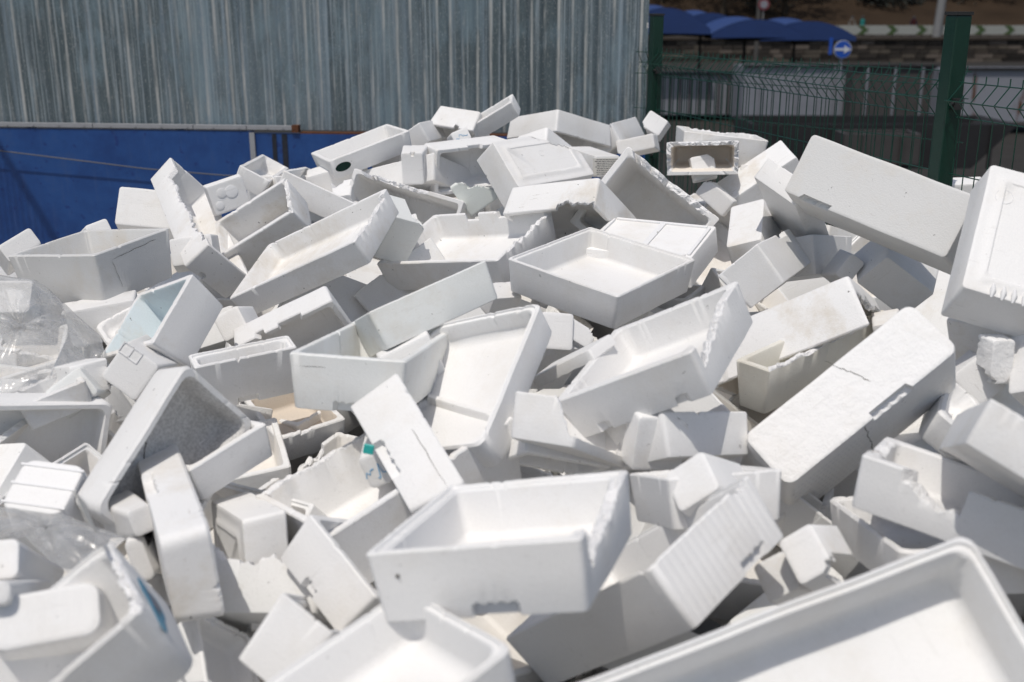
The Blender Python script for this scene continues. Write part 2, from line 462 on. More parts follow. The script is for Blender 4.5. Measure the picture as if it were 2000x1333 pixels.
for px, wd in ((541, 9), (561, 11)):
    st, vs = s_at(px), []
    zz = [zt - .014, zt - .05, zt - .15, zt - .28, zt - .42]
    for i, z in enumerate(zz):
        w_ = wd / 2143 * 7.5 * (.5 + .12 * mnoise.noise(Vector((i, px, 0)))) * (1 if i < 4 else .5)
        for sg in (-1, 1):
            c = WD * (st + sg * w_) + WN * .0735; vs.append((c.x, c.y, z))
    mesh_obj('rust_drip', vs, [[2 * i, 2 * i + 1, 2 * i + 3, 2 * i + 2] for i in range(4)], drip, bw)
# cable slack along the blue wall
cb = []
for px, py in ((-120, 275), (0, 293), (150, 312), (290, 330), (430, 342), (560, 350)):
    s = s_at(px); c = WR + WD * s + WN * (.10 + .035 * (1 - max(0, px) / 560)); c.z = at(px, py, c.y).z; cb.append(c)
tag(MB().tube(cb, .0045, 6).build('cable', simple('cable_grey', (.10, .10, .11), .6), None, 60), 'thin dark cable sagging across the blue wall base', 'cable')

# ------------------------------------------------------------------ green mesh fence
gp = simple('green_paint', (.002, .028, .018), .38, scale=15, var=.2)
gw = simple('green_wire', (.003, .042, .027), .4, scale=15, var=.2)
blk = simple('black_cap', (.02, .02, .02), .5)
PL = at(1280, 110, 6.75); PR = at(1864, 110, 4.12)
FD = Vector((PR.x - PL.x, PR.y - PL.y, 0)); FL = FD.length; FD.normalize(); FNm = Vector((FD.y, -FD.x, 0))
FR = Matrix.Rotation(math.atan2(FD.y, FD.x), 4, 'Z').to_3x3()
def zof(px, py, Y): return at(px, py, Y).z
def post(P, ztop, wd, lab, extra=False):
    e = empty('fence_post', (P.x, P.y, 0)); tag(e, lab, 'fence post', 'posts of the green mesh fence')
    me = MB().box((0, 0, ztop / 2 + .0), (wd, wd, ztop), FR).build('post_tube', gp, e)
    bv = me.modifiers.new('bevel', 'BEVEL'); bv.width = .006; bv.segments = 3
    MB().box((0, 0, ztop + .006), (wd + .004, wd + .004, .012), FR).build('cap', blk, e)
    for k in range(3):
        c = FD * (wd / 2 + .012) + FNm * .0
        MB().box((c.x, c.y, ztop - .31 - .5 * k), (.024, .03, .04), FR).build('clip', blk if k == 0 else gp, e)
        MB().tube([(c.x, c.y, ztop - .31 - .5 * k), (c.x + FNm.x * .028, c.y + FNm.y * .028, ztop - .31 - .5 * k)], .007, 8).build('bolt', blk, e)
    if extra:
        c = FNm * (wd / 2 + .002); MB().box((c.x - .02, c.y, ztop - .055), (.022, .003, .03), FR).build('sticker', simple('white_sticker', (.6, .6, .58), .5), e)
    return e
ZL, ZR = zof(1282, 31, PL.y), zof(1868, 30, PR.y)
post(PL, ZL, .066, 'square green post beside the right end of the corrugated wall', True)
post(PR, ZR, .066, 'square green post rising behind the large slanting foam box')
def panel(A, B, ztop, rows, lab, sp=.061, ph=0., bot=.15, flip=1):
    """welded wire panel between A and B; rows = [(dz below top, outward fold)]"""
    e = empty('mesh_fence', (A.x, A.y, 0)); tag(e, lab, 'fence panel', 'panels of the green mesh fence')
    D = Vector((B.x - A.x, B.y - A.y, 0)); ln = D.length; D.normalize(); Nn = Vector((D.y, -D.x, 0)) * flip
    prof = [(.03, 0)] + rows
    n = int(ln / sp)
    src = None
    for i in range(n + 1):
        s = ph + i * sp
        if s > ln: break
        if src is None:
            pts = [(Nn.x * o_, Nn.y * o_, ztop - dz) for dz, o_ in [(-.028, 0)] + rows + [(ztop - bot, 0)]]
            src = MB().tube(pts, .0024, 5).build('vertical_wire', gw, e, 60); ob = src
        else:
            ob = src.copy(); COL.objects.link(ob); ob.parent = e
        ob.location = D * s
    for dz, o_ in rows:
        a = Nn * o_; MB().tube([(a.x, a.y, ztop - dz), (a.x + D.x * ln, a.y + D.y * ln, ztop - dz)], .0024, 5).build('horizontal_wire', gw, e, 60)
    return e
zt0 = zof(1290, 104, PL.y - .1)
ROWS = [(0, 0), (.063, .055), (.124, 0), (.33, 0), (.57, 0), (.82, 0), (.88, .055), (.94, 0), (1.2, 0), (1.45, 0), (1.7, 0)]
panel(PL + FD * .04, PR - FD * .04, zt0, ROWS, 'green wire panel between the two square posts')
P3 = PR + FD * 2.6
panel(PR + FD * .045, P3, zt0, ROWS, 'green wire panel right of the taller looking square post', ph=.02)
# second line of the same mesh standing a little behind, and the short end panel by the wall
Q0 = PL + Vector((-.0, .28, 0)); Q1 = at(1900, 120, 5.3); Q1.z = 0
panel(Q0, Q1, zof(1830, 141, 5.3) + .0, ROWS, 'second green wire panel standing behind the first one', ph=.01)
QL = PL - FD * .03
panel(QL, QL + Vector((-.10, .06, 0)), zt0, ROWS, 'short end of green mesh next to the corrugated wall', sp=.05)
# added unseen railing at the upper left, placed to shade the blue wall
def wallpt(px, py):
    a = s_at(px); P = WR + WD * a + WN * .08; P.z = at(px, py, P.y).z; return P
tt = 1.2 / SUN.dot(WN)
ra, rb = wallpt(-45, 176) + SUN * tt, wallpt(160, 600) + SUN * tt
rl = empty('added_shade_railing', (ra.x, ra.y, 0)); tag(rl, 'unseen slanting railing added past the left edge to shade the blue wall', 'railing')
o0 = Vector((ra.x, ra.y, 0))
MB().tube([ra - o0, rb - o0], .022, 8).build('handrail', gp, rl)
dwn = Vector((0, 0, -.95))
MB().tube([ra - o0 + dwn, rb - o0 + dwn], .014, 8).build('lower_rail', gp, rl)
nb = 18; src = None
for k in range(nb + 1):
    q = ra.lerp(rb, k / nb) - o0
    if src is None: src = MB().tube([Vector((0, 0, 0)), dwn], .005, 6).build('bar', gw, rl); ob = src
    else: ob = src.copy(); COL.objects.link(ob); ob.parent = rl
    ob.location = q
for q in (ra, rb + Vector((-.02, 0, 0))):
    MB().tube([q - o0, Vector((q.x - o0.x, q.y - o0.y, 0))], .02, 8).build('post', gp, rl)

# ------------------------------------------------------------------ yard beyond the fence
LOT = -2.6
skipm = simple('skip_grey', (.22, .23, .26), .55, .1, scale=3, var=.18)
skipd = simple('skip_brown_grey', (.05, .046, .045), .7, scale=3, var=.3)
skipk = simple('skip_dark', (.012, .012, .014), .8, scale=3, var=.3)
def rusty():
    m, nt, p = new_mat('rust_stained_paint'); L = nt.links.new
    tc = N(nt, 'ShaderNodeTexCoord'); mp = N(nt, 'ShaderNodeMapping', inp={'Scale': (1.6, 1.6, .35)}); L(tc.outputs['Object'], mp.inputs[0])
    n = N(nt, 'ShaderNodeTexNoise', inp={'Scale': 1.5, 'Detail': 7., 'Roughness': .7}); L(mp.outputs[0], n.inputs['Vector'])
    r = N(nt, 'ShaderNodeMapRange', inp={1: .56, 2: .64}); L(n.outputs[0], r.inputs[0])
    x = N(nt, 'ShaderNodeMix', data_type='RGBA'); L(r.outputs[0], x.inputs[0]); x.inputs[6].default_value = (.22, .23, .26, 1); x.inputs[7].default_value = (.085, .035, .014, 1)
    L(x.outputs[2], p.inputs['Base Color']); p.inputs['Roughness'].default_value = .6
    return m
skipr = rusty()
def skip(px0, px1, py0, py1, Y, mat, ribs, lab, zb=None, ribm=None, slant=0., depth=2.2, rim=True):
    A = at(px0, py0, Y); B = at(px1, py0, Y); zt_ = A.z; z0 = at(px0, py1, Y).z if zb is None else zb
    e = empty('skip_container', ((A.x + B.x) / 2, Y, z0)); tag(e, lab, 'skip', 'metal skips beyond the fence')
    hw = (B.x - A.x) / 2; h = zt_ - z0; th = .08
    def wall(x0, x1, y0, y1, nm='side_wall'):
        vs = [(x, y, z) for z in (0, h) for x, y in ((x0, y0), (x1, y0), (x1, y1), (x0, y1))]
        if slant:
            vs = [(x - (slant if (x > 0 and z == 0) else 0), y, z) for x, y, z in vs]
        mesh_obj(nm, vs, [(3, 2, 1, 0), (4, 5, 6, 7), (0, 1, 5, 4), (1, 2, 6, 5), (2, 3, 7, 6), (3, 0, 4, 7)], mat, e)
    wall(-hw, hw, 0, th); wall(-hw, hw, depth - th, depth); wall(-hw, -hw + th, th + .002, depth - th - .002, 'end_wall'); wall(hw - th, hw, th + .002, depth - th - .002, 'end_wall')
    MB().box((0, depth / 2, .05), (2 * hw - .2 - slant * 2, depth - .2, .1)).build('floor_plate', skipk, e)
    if rim: MB().box((0, -.03, h + .04), (2 * hw + .1, .14, .08)).build('top_rail', skipk, e)
    for i in range(ribs):
        x = -hw + (i + .5) * 2 * hw / ribs
        MB().box((x, -.05, h / 2), (.07, .09, h - .02)).build('rib', ribm or mat, e)
    return e
skip(1282, 1452, 146, 224, 47, skipm, 9, 'ribbed grey skip behind the fence nearest to the corrugated wall', ribm=skipd)
skip(1454, 1666, 131, 236, 44, skipm, 3, 'pale grey skip in the middle beyond the wire panel')
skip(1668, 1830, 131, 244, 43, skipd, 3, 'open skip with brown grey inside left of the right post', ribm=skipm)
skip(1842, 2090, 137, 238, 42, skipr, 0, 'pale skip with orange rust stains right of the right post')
skip(1470, 1990, 243, 330, 26, skipk, 5, 'low skip coloured near black for shade with a slanting right end', slant=1.0, rim=False)  # near black colour stands in for the shadow below the pale skips
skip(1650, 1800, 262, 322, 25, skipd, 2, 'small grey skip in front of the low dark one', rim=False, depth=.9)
tag(MB().box((at(1950, 300, 21).x, 21, LOT + .15), (9, 1.2, .5)).build('kerb_block', concrete), 'pale concrete block on the yard below the right post', 'concrete block')

# retaining wall of stone blocks, road deck, chevron boards
YW = 98.
stm = []
for k, c in enumerate(((.060, .050, .042), (.040, .035, .031), (.085, .073, .06), (.026, .023, .021), (.12, .10, .085))): stm.append(simple('stone', c, .95, scale=2, var=.4, bump=.4))
zwt, zwb = at(1600, 74, YW).z, LOT - .1
rw = empty('retaining_wall', (0, YW, zwb)); tag(rw, 'long weathered stone retaining wall under the road beyond the yard', 'wall')
xl, xr = at(1200, 74, YW).x, at(2300, 74, YW).x
MB().box(((xl + xr) / 2, .8, (zwt - zwb) / 2 - .05), (xr - xl, 1.2, zwt - zwb - .1)).build('core', stm[3], rw)
rnd = random.Random(3)
blocks = {}
rows_ = 5; bh = (zwt - zwb - .25) / rows_
for rr_ in range(rows_):
    x = xl
    while x < xr:
        wd = rnd.choice((.9, 1.2, 1.6)); mi_ = rnd.choice((0, 0, 1, 1, 2, 3, 4))
        key = (wd, mi_)
        if key not in blocks:
            ob = MB().box((0, 0, 0), (wd - .05, .5, bh - .05)).build('stone_block', stm[mi_], rw); blocks[key] = ob
        else:
            ob = blocks[key].copy(); COL.objects.link(ob); ob.parent = rw
        ob.location = (x + wd / 2, rnd.uniform(0, .06), .03 + (rr_ + .5) * bh); x += wd
MB().box(((xl + xr) / 2, .3, zwt - zwb - .06), (xr - xl, 1.4, .22)).build('coping', stm[0], rw)
road = MB().box(((xl + xr) / 2, YW + 5.6, zwt - .11), (xr - xl, 8.6, .1)); tag(road.build('road', lotm), kind='structure')
whp = simple('white_paint', (.28, .29, .27), .6, var=.15); grn = simple('chevron_green', (.04, .075, .02), .6)
x = at(1610, 60, YW + 1.2).x; k = 0; lampx = at(1829, 70, YW).x; xr = at(2090, 70, YW).x; zc = at(1600, 68, YW + 1.2).z; ch_ = at(1600, 50, YW + 1.2).z - zc
cbp = None
while x < xr:
    if cbp is None:
        e0 = empty('chevron_board', (x, YW + 1.2, zc)); wd = 2.55
        MB().box((0, 0, ch_ / 2), (wd - .04, .06, ch_)).build('board', whp, e0)
        vs = []
        for yy in (-.034, -.05):
            vs += [(wd * .12, yy, 0.02), (wd * .34, yy, 0.02), (wd * .49, yy, ch_ / 2), (wd * .34, yy, ch_ - .02), (wd * .12, yy, ch_ - .02), (wd * .30, yy, ch_ / 2)]
        mesh_obj('chevron', vs, [(6, 7, 8, 11), (11, 8, 9, 10), (0, 6, 11, 5), (5, 11, 10, 4), (0, 1, 7, 6), (1, 2, 8, 7), (2, 3, 9, 8), (3, 4, 10, 9)], grn, e0)
        for sx_ in (-.9, .9): MB().box((sx_, .05, -.05), (.08, .06, ch_ + .1)).build('post', stm[1], e0)
        cbp = e0; e = e0
    else:
        e = cbp.copy(); COL.objects.link(e); e.location = (x, YW + 1.2, zc)
        for c_ in list(cbp.children): d_ = c_.copy(); COL.objects.link(d_); d_.parent = e
    kk = int(round((x - lampx) / 2.55)); od = ('', '', 'second', 'third', 'fourth', 'fifth', 'sixth', 'seventh', 'eighth')
    side_ = 'left' if kk < 0 else 'right'; n_ = abs(kk) if kk else 0
    tag(e, 'white green chevron board just behind the lamp pole' if n_ == 0 else 'white green chevron board %s to the %s of the lamp pole' % (('next' if n_ == 1 else od[min(n_, 8)]), side_), 'chevron board', 'row of chevron boards along the road')
    x += 2.55; k += 1

# parking canopies
cbl = simple('canopy_blue', (.008, .032, .13), .6, scale=2, var=.15)
def canopy(px0, px1, ptop, pbot, Y, lab, depth=5.):
    A = at(px0, pbot, Y); B = at(px1, pbot, Y); T = at((px0 + px1) / 2, ptop, Y)
    e = empty('parking_canopy', ((A.x + B.x) / 2, Y, LOT)); tag(e, lab, 'canopy', 'blue parking canopies beyond the fence')
    hw = (B.x - A.x) / 2; z0, z1 = A.z - LOT, T.z - LOT
    vs, fs = [], []; nx, ny = 18, 10
    for th in (0, .04):
        for j in range(ny + 1):
            for i in range(nx + 1):
                u, v = i / nx * 2 - 1, j / ny
                sag = .25 * math.sin(v * math.pi) * (1 - u * u)
                vs.append((u * hw, v * depth, z0 + (z1 - z0) * (1 - u * u) * (1 + .12 * v) - sag + th))
    n1 = (nx + 1) * (ny + 1)
    for j in range(ny):
        for i in range(nx):
            a = j * (nx + 1) + i; q_ = [a, a + 1, a + nx + 2, a + nx + 1]
            fs.append(q_[::-1]); fs.append([n1 + t_ for t_ in q_])
    mesh_obj('fabric', vs, fs, cbl, e, 40)
    vs, fs = [], []
    for i in range(nx + 1):
        u = i / nx * 2 - 1; z = z0 + (z1 - z0) * (1 - u * u)
        vs += [(u * hw, -.02, z + .03), (u * hw, -.02, z0 - .12 - .03 * u * u), (u * hw, .02, z + .03), (u * hw, .02, z0 - .12 - .03 * u * u)]
    for i in range(nx):
        a = 4 * i; fs += [[a + 1, a + 5, a + 4, a], [a + 2, a + 6, a + 7, a + 3]]
    mesh_obj('end_valance', vs, fs, cbl, e)
    for j in (depth * .5,):
        MB().tube([(0, j, 0), (0, j, z0 + .1)], .07, 10).build('column', skipk, e)
        MB().tube([(-hw * .95, j, z0 - .15), (0, j, z0 - .25), (hw * .95, j, z0 - .15)], .06, 8).build('arm', skipk, e)
    return e
canopy(1210, 1388, 17, 60, 46, 'left blue vaulted canopy starting behind the left green post')
canopy(1310, 1462, 27, 62, 52.5, 'blue canopy set back behind the left one')
canopy(1390, 1565, 40, 68, 46.5, 'blue vaulted canopy in the middle over the dark column', 4.5)
canopy(1485, 1672, 43, 74, 52, 'right hand blue canopy behind the round arrow sign')

# round blue sign
sg = at(1646, 97, 35); sb = empty('arrow_sign', (sg.x, 35, LOT)); tag(sb, 'round blue road sign with a white arrow pointing right', 'sign')
hz = sg.z - LOT; sr = .27
sblue = simple('sign_blue', (.008, .07, .38), .4, var=.05); swh = simple('sign_white', (.55, .57, .6), .4, var=.05)
MB().tube([(0, .08, 0), (0, .08, hz + .2)], .035, 10).build('pole', skipm, sb)
MB().tube([(0, .0, hz), (0, .02, hz)], sr, 40).build('rim', swh, sb)
MB().tube([(0, -.012, hz), (0, -.003, hz)], sr * .93, 40).build('disc', sblue, sb)
a_ = [(-.24, .035), (.04, .035), (.04, .12), (.25, 0), (.04, -.12), (.04, -.035), (-.24, -.035)]
vs = [(x, y, hz + z) for y in (-.022, -.013) for x, z in a_]
mesh_obj('arrow', vs, [(0, 6, 5, 1), (5, 4, 3), (5, 3, 1), (3, 2, 1)] + [(i, (i + 1) % 7, 7 + (i + 1) % 7, 7 + i) for i in range(7)], swh, sb)
MB().box((-.38, .0, hz + .1), (.10, .03, .5)).build('side_plate', sblue, sb)

# poles
pm = simple('pole_grey', (.20, .20, .20), .5)
l1 = at(1829, 70, YW + .9); e = empty('lamp_pole', (l1.x, l1.y, zwt)); tag(e, 'pale lamp pole on the road rising past the top of the frame', 'lamp pole')
MB().tube([(0, 0, 0), (0.3, 0, 6), (.5, 0, 8)], [.38, .34, .30], 10).build('mast', pm, e, 40)
MB().tube([(.5, 0, 8), (.3, -1.2, 8.3), (0, -2.2, 8.3)], .12, 8).build('arm', pm, e, 40); MB().box((0, -2.6, 8.25), (.4, 1., .18)).build('lamp_head', pm, e)
l2 = at(1481, 38, 80); e = empty('sign_pole', (l2.x, l2.y, LOT)); tag(e, 'grey pole with a small round red rimmed sign above the canopies', 'sign pole')
MB().tube([(0, 0, 0), (0, 0, 8.5)], .16, 10).build('mast', simple('pole_dark', (.07, .065, .06), .6), e)
s2 = at(1491, 9, 80); rz = s2.z - LOT; rx = s2.x - l2.x
MB().tube([(rx, -.2, rz), (rx, -.17, rz)], .40, 24).build('sign_rim', simple('sign_red', (.16, .03, .04), .5), e); MB().tube([(rx, -.225, rz), (rx, -.205, rz)], .26, 24).build('sign_face', simple('sign_grey', (.22, .22, .25), .5), e)
MB().tube([(rx, -.1, rz - 2.2), (rx, -.1, rz)], .05, 8).build('sign_bracket', pm, e)

# walkers by the road: small, far, out of focus
def person(px, py, Y, top, leg, lab):
    P = at(px, py, Y); z0 = zwt
    e = empty('person', (P.x, Y, z0)); tag(e, lab, 'person')
    s = 1.0
    V_ = [(0, 0, .95), (0, 0, 1.2), (0, 0, 1.42), (0, 0, 1.53), (0, -.02, 1.64), (.19, 0, 1.42), (.25, -.03, 1.15), (.24, -.12, .92), (-.19, 0, 1.42), (-.25, .03, 1.15), (-.24, -.06, .92),
          (.10, 0, .9), (.12, -.12, .5), (.11, -.10, .08), (.11, -.22, .04), (-.10, 0, .9), (-.10, .10, .5), (-.10, .24, .10), (-.10, .13, .04)]
    E_ = [(0, 1), (1, 2), (2, 3), (3, 4), (2, 5), (5, 6), (6, 7), (2, 8), (8, 9), (9, 10), (0, 11), (11, 12), (12, 13), (13, 14), (0, 15), (15, 16), (16, 17), (17, 18)]
    rd = [.15, .14, .15, .06, .11, .07, .05, .035, .07, .05, .035, .10, .065, .045, .035, .10, .065, .045, .035]
    me = bpy.data.meshes.new('body'); me.from_pydata(V_, E_, []); ob = bpy.data.objects.new('body', me); COL.objects.link(ob); ob.parent = e
    md = ob.modifiers.new('skin', 'SKIN'); md.use_smooth_shade = True
    for i, sv in enumerate(me.skin_vertices[0].data): sv.radius = (rd[i], rd[i] * .8); sv.use_root = (i == 0)
    ob.modifiers.new('sub', 'SUBSURF').levels = 1; ob.modifiers['sub'].render_levels = 1
    me.materials.append(leg)
    vs = MB(); vs.tube([(0, 0, .88), (0, 0, 1.15), (0, 0, 1.45), (0, 0, 1.5)], [.20, .19, .22, .10], 12).build('shirt', top, e, 60)
    MB().tube([(0, .01, 1.60), (0, .01, 1.70), (0, .01, 1.77)], [.125, .13, .06], 10).build('hair', blk, e, 60)
teal = simple('cloth_teal', (.03, .22, .20), .9); mar = simple('cloth_maroon', (.06, .02, .02), .9); navy = simple('cloth_navy', (.012, .015, .06), .9); tan = simple('cloth_tan', (.12, .09, .07), .9)
person(1683, 60, YW + 2.6, teal, blk, 'distant person in a teal top walking along the road')
person(1663, 60, YW + 2.4, tan, whp, 'distant person in a tan top beside the teal one')
person(1783, 60, YW + 2.5, mar, navy, 'distant person in dark maroon and navy left of the lamp pole')

# hillside with dry grass and dark bushes
hm_ = simple('dry_hillside', (.034, .023, .015), 1., scale=.25, var=.6, bump=.5)
vs, fs = [], []; nx, ny = 60, 24
for j in range(ny + 1):
    for i in range(nx + 1):
        x = -40 + i * 3.2; y = YW + 10 + j * 4
        z = zwt - .3 + j * 1.6 + 1.2 * mnoise.noise(Vector((x * .06, y * .06, 1))) * min(1, j / 3)
        vs.append((x, y, z))
for j in range(ny):
    for i in range(nx): a = j * (nx + 1) + i; fs.append([a, a + 1, a + nx + 2, a + nx + 1])
tag(mesh_obj('hillside', vs, fs, hm_, None, 60), kind='structure')
lf1 = simple('dark_leaves', (.007, .010, .006), .8, scale=1, var=.5)
bark = simple('bark', (.05, .04, .03), .9)
def tree(px, py, Y, h, wd, lab, seed, base=None):
    P = at(px, py, Y); rr = random.Random(seed); e = empty('pine_tree', (P.x, Y, P.z)); tag(e, lab, 'tree', 'dark trees on the hillside')
    MB().tube([(0, 0, -.5), (.2, 0, h * .35), (0, 0, h * .75)], [.3, .22, .08], 7).build('trunk', bark, e, 60)
    m = MB()
    lobes = [(Vector((rr.uniform(-.75, .75) * wd, rr.uniform(-.5, .5) * wd, h * rr.uniform(.22, .9))), rr.uniform(.25, .45) * wd) for _ in range(9)]
    for c, r_ in lobes: m.tube([(0, 0, c.z * .5), c * .6 + Vector((0, 0, c.z * .3)), c], [.10, .06, .02], 4)
    m.build('limbs', bark, e)
    vs, fs = [], []
    for c, r_ in lobes:
        for _ in range(260):
            d = Vector((rr.gauss(0, 1), rr.gauss(0, 1), rr.gauss(0, .7))).normalized() * r_ * rr.uniform(.45, 1.05)
            p = c + d; u = Vector((rr.uniform(-1, 1), rr.uniform(-1, 1), rr.uniform(-1, 1))).normalized(); v = u.orthogonal().normalized(); s = rr.uniform(.12, .3)
            n0 = len(vs); vs += [p + u * s, p - u * s * .3 + v * s * .6, p - u * s * .3 - v * s * .6]; fs.append((n0, n0 + 1, n0 + 2))
    mesh_obj('crown', vs, fs, lf1, e)
TR = [(1290, 32, 116, 9, 6), (1350, 30, 122, 10, 6), (1410, 34, 112, 8, 5.5), (1470, 36, 118, 9, 6), (1530, 36, 114, 8, 5.5), (1590, 34, 120, 9, 6), (1240, 20, 118, 10, 6),
      (1645, 6, 132, 7, 4.5), (1745, 34, 116, 4.6, 3.6), (1800, 28, 122, 6, 5), (1870, 26, 118, 6, 5), (1935, 22, 122, 7, 5.5), (1995, 26, 119, 6.5, 5.5), (1780, 6, 134, 6, 5), (1900, 4, 136, 7, 6), (2060, 24, 118, 8, 6)]
TL_ = ['dark tree behind the left green post', 'dark tree over the left blue canopy', 'dark tree between the two left canopies', 'dark tree behind the pole with the round sign', 'dark tree right of the round signed pole', 'dark tree over the right hand canopy',
       'dark tree at the end of the corrugated wall', 'small dark tree high on the slope over the arrow sign', 'low dark bush tree just left of the lamp pole', 'dark tree just behind the lamp pole', 'dark tree just left of the tall right post top', 'dark tree right of the right post top',
       'dark tree in the top right corner', 'upper dark tree on the slope above the lamp pole', 'upper dark tree on the slope above the right post', 'dark tree beyond the right edge']
for i, (a, t_) in enumerate(zip(TR, TL_)): tree(*a, t_, i)

# ------------------------------------------------------------------ the foam boxes
pen = simple('blue_pen', (.03, .30, .55), .5, var=.1); ink = simple('black_print', (.03, .03, .035), .7, var=.1)
paper = simple('label_paper', (.62, .60, .55), .7, var=.06); stickp = simple('label_grey_pink', (.50, .47, .45), .7, var=.06)
crk = simple('crack_shadow', (.09, .08, .07), .9); tealp = simple('teal_plastic', (.02, .42, .38), .4)
WHITE = foam()
def face(ob, dims, sd_):
    """frame on a face of the box: returns Matrix, width, height"""
    L, W, H = dims
    if sd_ == 'B': X, Y_, Z, o_, w_, h_ = Vector((1, 0, 0)), Vector((0, -1, 0)), Vector((0, 0, -1)), Vector((0, 0, -H / 2)), L, W
    elif sd_ == 'I': X, Y_, Z, o_, w_, h_ = Vector((1, 0, 0)), Vector((0, 1, 0)), Vector((0, 0, 1)), Vector((0, 0, -H / 2 + min(.022, H * .4))), L, W
    else:
        i = int(sd_); Z = [Vector((0, -1, 0)), Vector((1, 0, 0)), Vector((0, 1, 0)), Vector((-1, 0, 0))][i]
        X = Vector((0, 0, 1)).cross(Z); Y_ = Vector((0, 0, 1)); tl = .08; Y_ = (Y_ + Z * tl).normalized(); Zt = (Z - Vector((0, 0, 1)) * tl).normalized()
        o_ = Z * ((W if i % 2 == 0 else L) / 2 - tl * H / 2); Z = Zt; w_, h_ = (L if i % 2 == 0 else W), H
    M = Matrix((X, Y_, Z)).transposed().to_4x4(); M.translation = o_
    return M, w_, h_
def on_face(mb, M): mb.v = [M @ Vector(v) for v in mb.v]; return mb
def scribble(seed, n, w_, h_):
    r_ = random.Random(seed); out = []
    x = -w_ / 2
    for _ in range(n):
        st = w_ / n
        out.append([(x + st * u, (r_.uniform(-.5, .5)) * h_, .0008) for u in (0, .2, .45, .6, .9)]); x += st
    return out
def decorate(ob, dims, o):
    for d in o.get('dec', []):
        kind, sd_ = d[0], d[1]; M, w_, h_ = face(ob, dims, sd_)
        a = list(d[2:])
        if kind == 'label':       # cx, cy, w, h, rows, colour flag
            cx, cy, lw, lh, rows, fl = a
            pp = on_face(MB().box((cx, cy, .0006), (lw, lh, .0012)), M).build('label', stickp if fl == 2 else paper, ob)
            r_ = random.Random(5); m = MB(); ba = MB()
            for k in range(rows):
                y = cy + lh * (.42 - .84 * k / max(1, rows - 1)); x = cx - lw * .45; xe = cx + (lw * .45 if fl != 2 else -lw * .05)
                while x < xe:
                    ww = r_.uniform(.004, .014)
                    if x + ww < xe: m.box((x + ww / 2, y, .0015), (ww, lh * .035, .0006))
                    x += ww + .003
            if fl == 2:
                for row in range(4):
                    x = cx + lw * .05; y = cy + lh * (.34 - .22 * row)
                    while x < cx + lw * .44:
                        ww = r_.choice((.0012, .002, .0035)); ba.box((x, y, .0015), (ww, lh * .15, .0006)); x += ww + r_.choice((.0014, .0025))
                on_face(ba, M).build('barcode', ink, pp)
            on_face(m, M).build('print', ink, pp)
        if kind == 'mark':
            cx, cy, sw, sh, n_, seed = a; m = MB()
            for ln in scribble(seed, n_, sw, sh): m.tube([(x + cx, y + cy, z) for x, y, z in ln], .0011, 5)
            on_face(m, M).build('pen_stroke', pen, ob)
        if kind == 'rib':         # x0,y0,x1,y1,width,height in fractions
            x0, y0, x1, y1, wd, ht = a
            c = ((x0 + x1) / 2 * w_, (y0 + y1) / 2 * h_, ht / 2 - .001); ln = Vector(((x1 - x0) * w_, (y1 - y0) * h_)); an = math.atan2(ln.y, ln.x)
            b_ = on_face(MB().box(c, (ln.length, wd, ht), Matrix.Rotation(an, 3, 'Z')), M).build('rib', WHITE, ob)
            bv = b_.modifiers.new('bevel', 'BEVEL'); bv.width = ht * .35; bv.segments = 2
        if kind == 'knob':
            cx, cy, r_, ht = a; b_ = on_face(MB().tube([(cx * w_, cy * h_, -.002), (cx * w_, cy * h_, ht * .7), (cx * w_, cy * h_, ht)], [r_, r_, r_ * .8], 24), M).build('knob', WHITE, ob, 50)
        if kind == 'hole':
            cx, cy, rx, ry = a; vs = [(cx * w_ + rx * math.cos(t), cy * h_ + ry * math.sin(t), z) for z in (.0, .001) for t in [k * math.pi / 12 for k in range(24)]]
            mb = MB(); mb.v = [Vector(v) for v in vs]; mb.f = [list(range(24, 48))] + [[i, (i + 1) % 24, 24 + (i + 1) % 24, 24 + i] for i in range(24)]
            on_face(mb, M).build('hand_hole', simple('hole_dark', (.012, .03, .025), .9), ob)
        if kind == 'slot':        # small dark moulding hole
            cx, cy, sw, sh = a; on_face(MB().box((cx * w_, cy * h_, .0004), (sw, sh, .0012)), M).build('drain_hole', crk, ob)
        if kind == 'dent':        # small recessed square shown as a shallow frame
            cx, cy, sw, sh = a; m = MB()
            m.box((cx * w_, cy * h_ + sh / 2, .001), (sw, .003, .003)); m.box((cx * w_, cy * h_ - sh / 2, .001), (sw, .003, .003)); m.box((cx * w_ + sw / 2, cy * h_, .001), (.003, sh, .003)); m.box((cx * w_ - sw / 2, cy * h_, .001), (.003, sh, .003))
            on_face(m, M).build('moulded_frame', WHITE, ob)
        if kind == 'ring':
            cx, cy, r_ = a; m = MB(); m.tube([(cx * w_ + r_ * math.cos(t * math.pi / 12), cy * h_ + r_ * math.sin(t * math.pi / 12), 0.) for t in range(25)], .0012, 5, False)
            on_face(m, M).build('moulded_ring', WHITE, ob)
        if kind == 'dimples':
            x0, x1, y0, y1, nx_, ny_ = a; m = MB()
            for ii in range(nx_):
                for jj in range(ny_):
                    cx = (x0 + (x1 - x0) * (ii + .5 * (jj % 2)) / nx_) * w_; cy = (y0 + (y1 - y0) * jj / max(1, ny_ - 1)) * h_
                    n0 = len(m.v); m.v += [Vector((cx + .006, cy, 0)), Vector((cx, cy + .004, 0)), Vector((cx - .006, cy, 0)), Vector((cx, cy - .004, 0)), Vector((cx, cy, .0022))]
                    m.f += [[n0, n0 + 1, n0 + 4], [n0 + 1, n0 + 2, n0 + 4], [n0 + 2, n0 + 3, n0 + 4], [n0 + 3, n0, n0 + 4]]
            d_ = on_face(m, M).build('raised_studs', WHITE, ob); d_['kind'] = 'stuff'
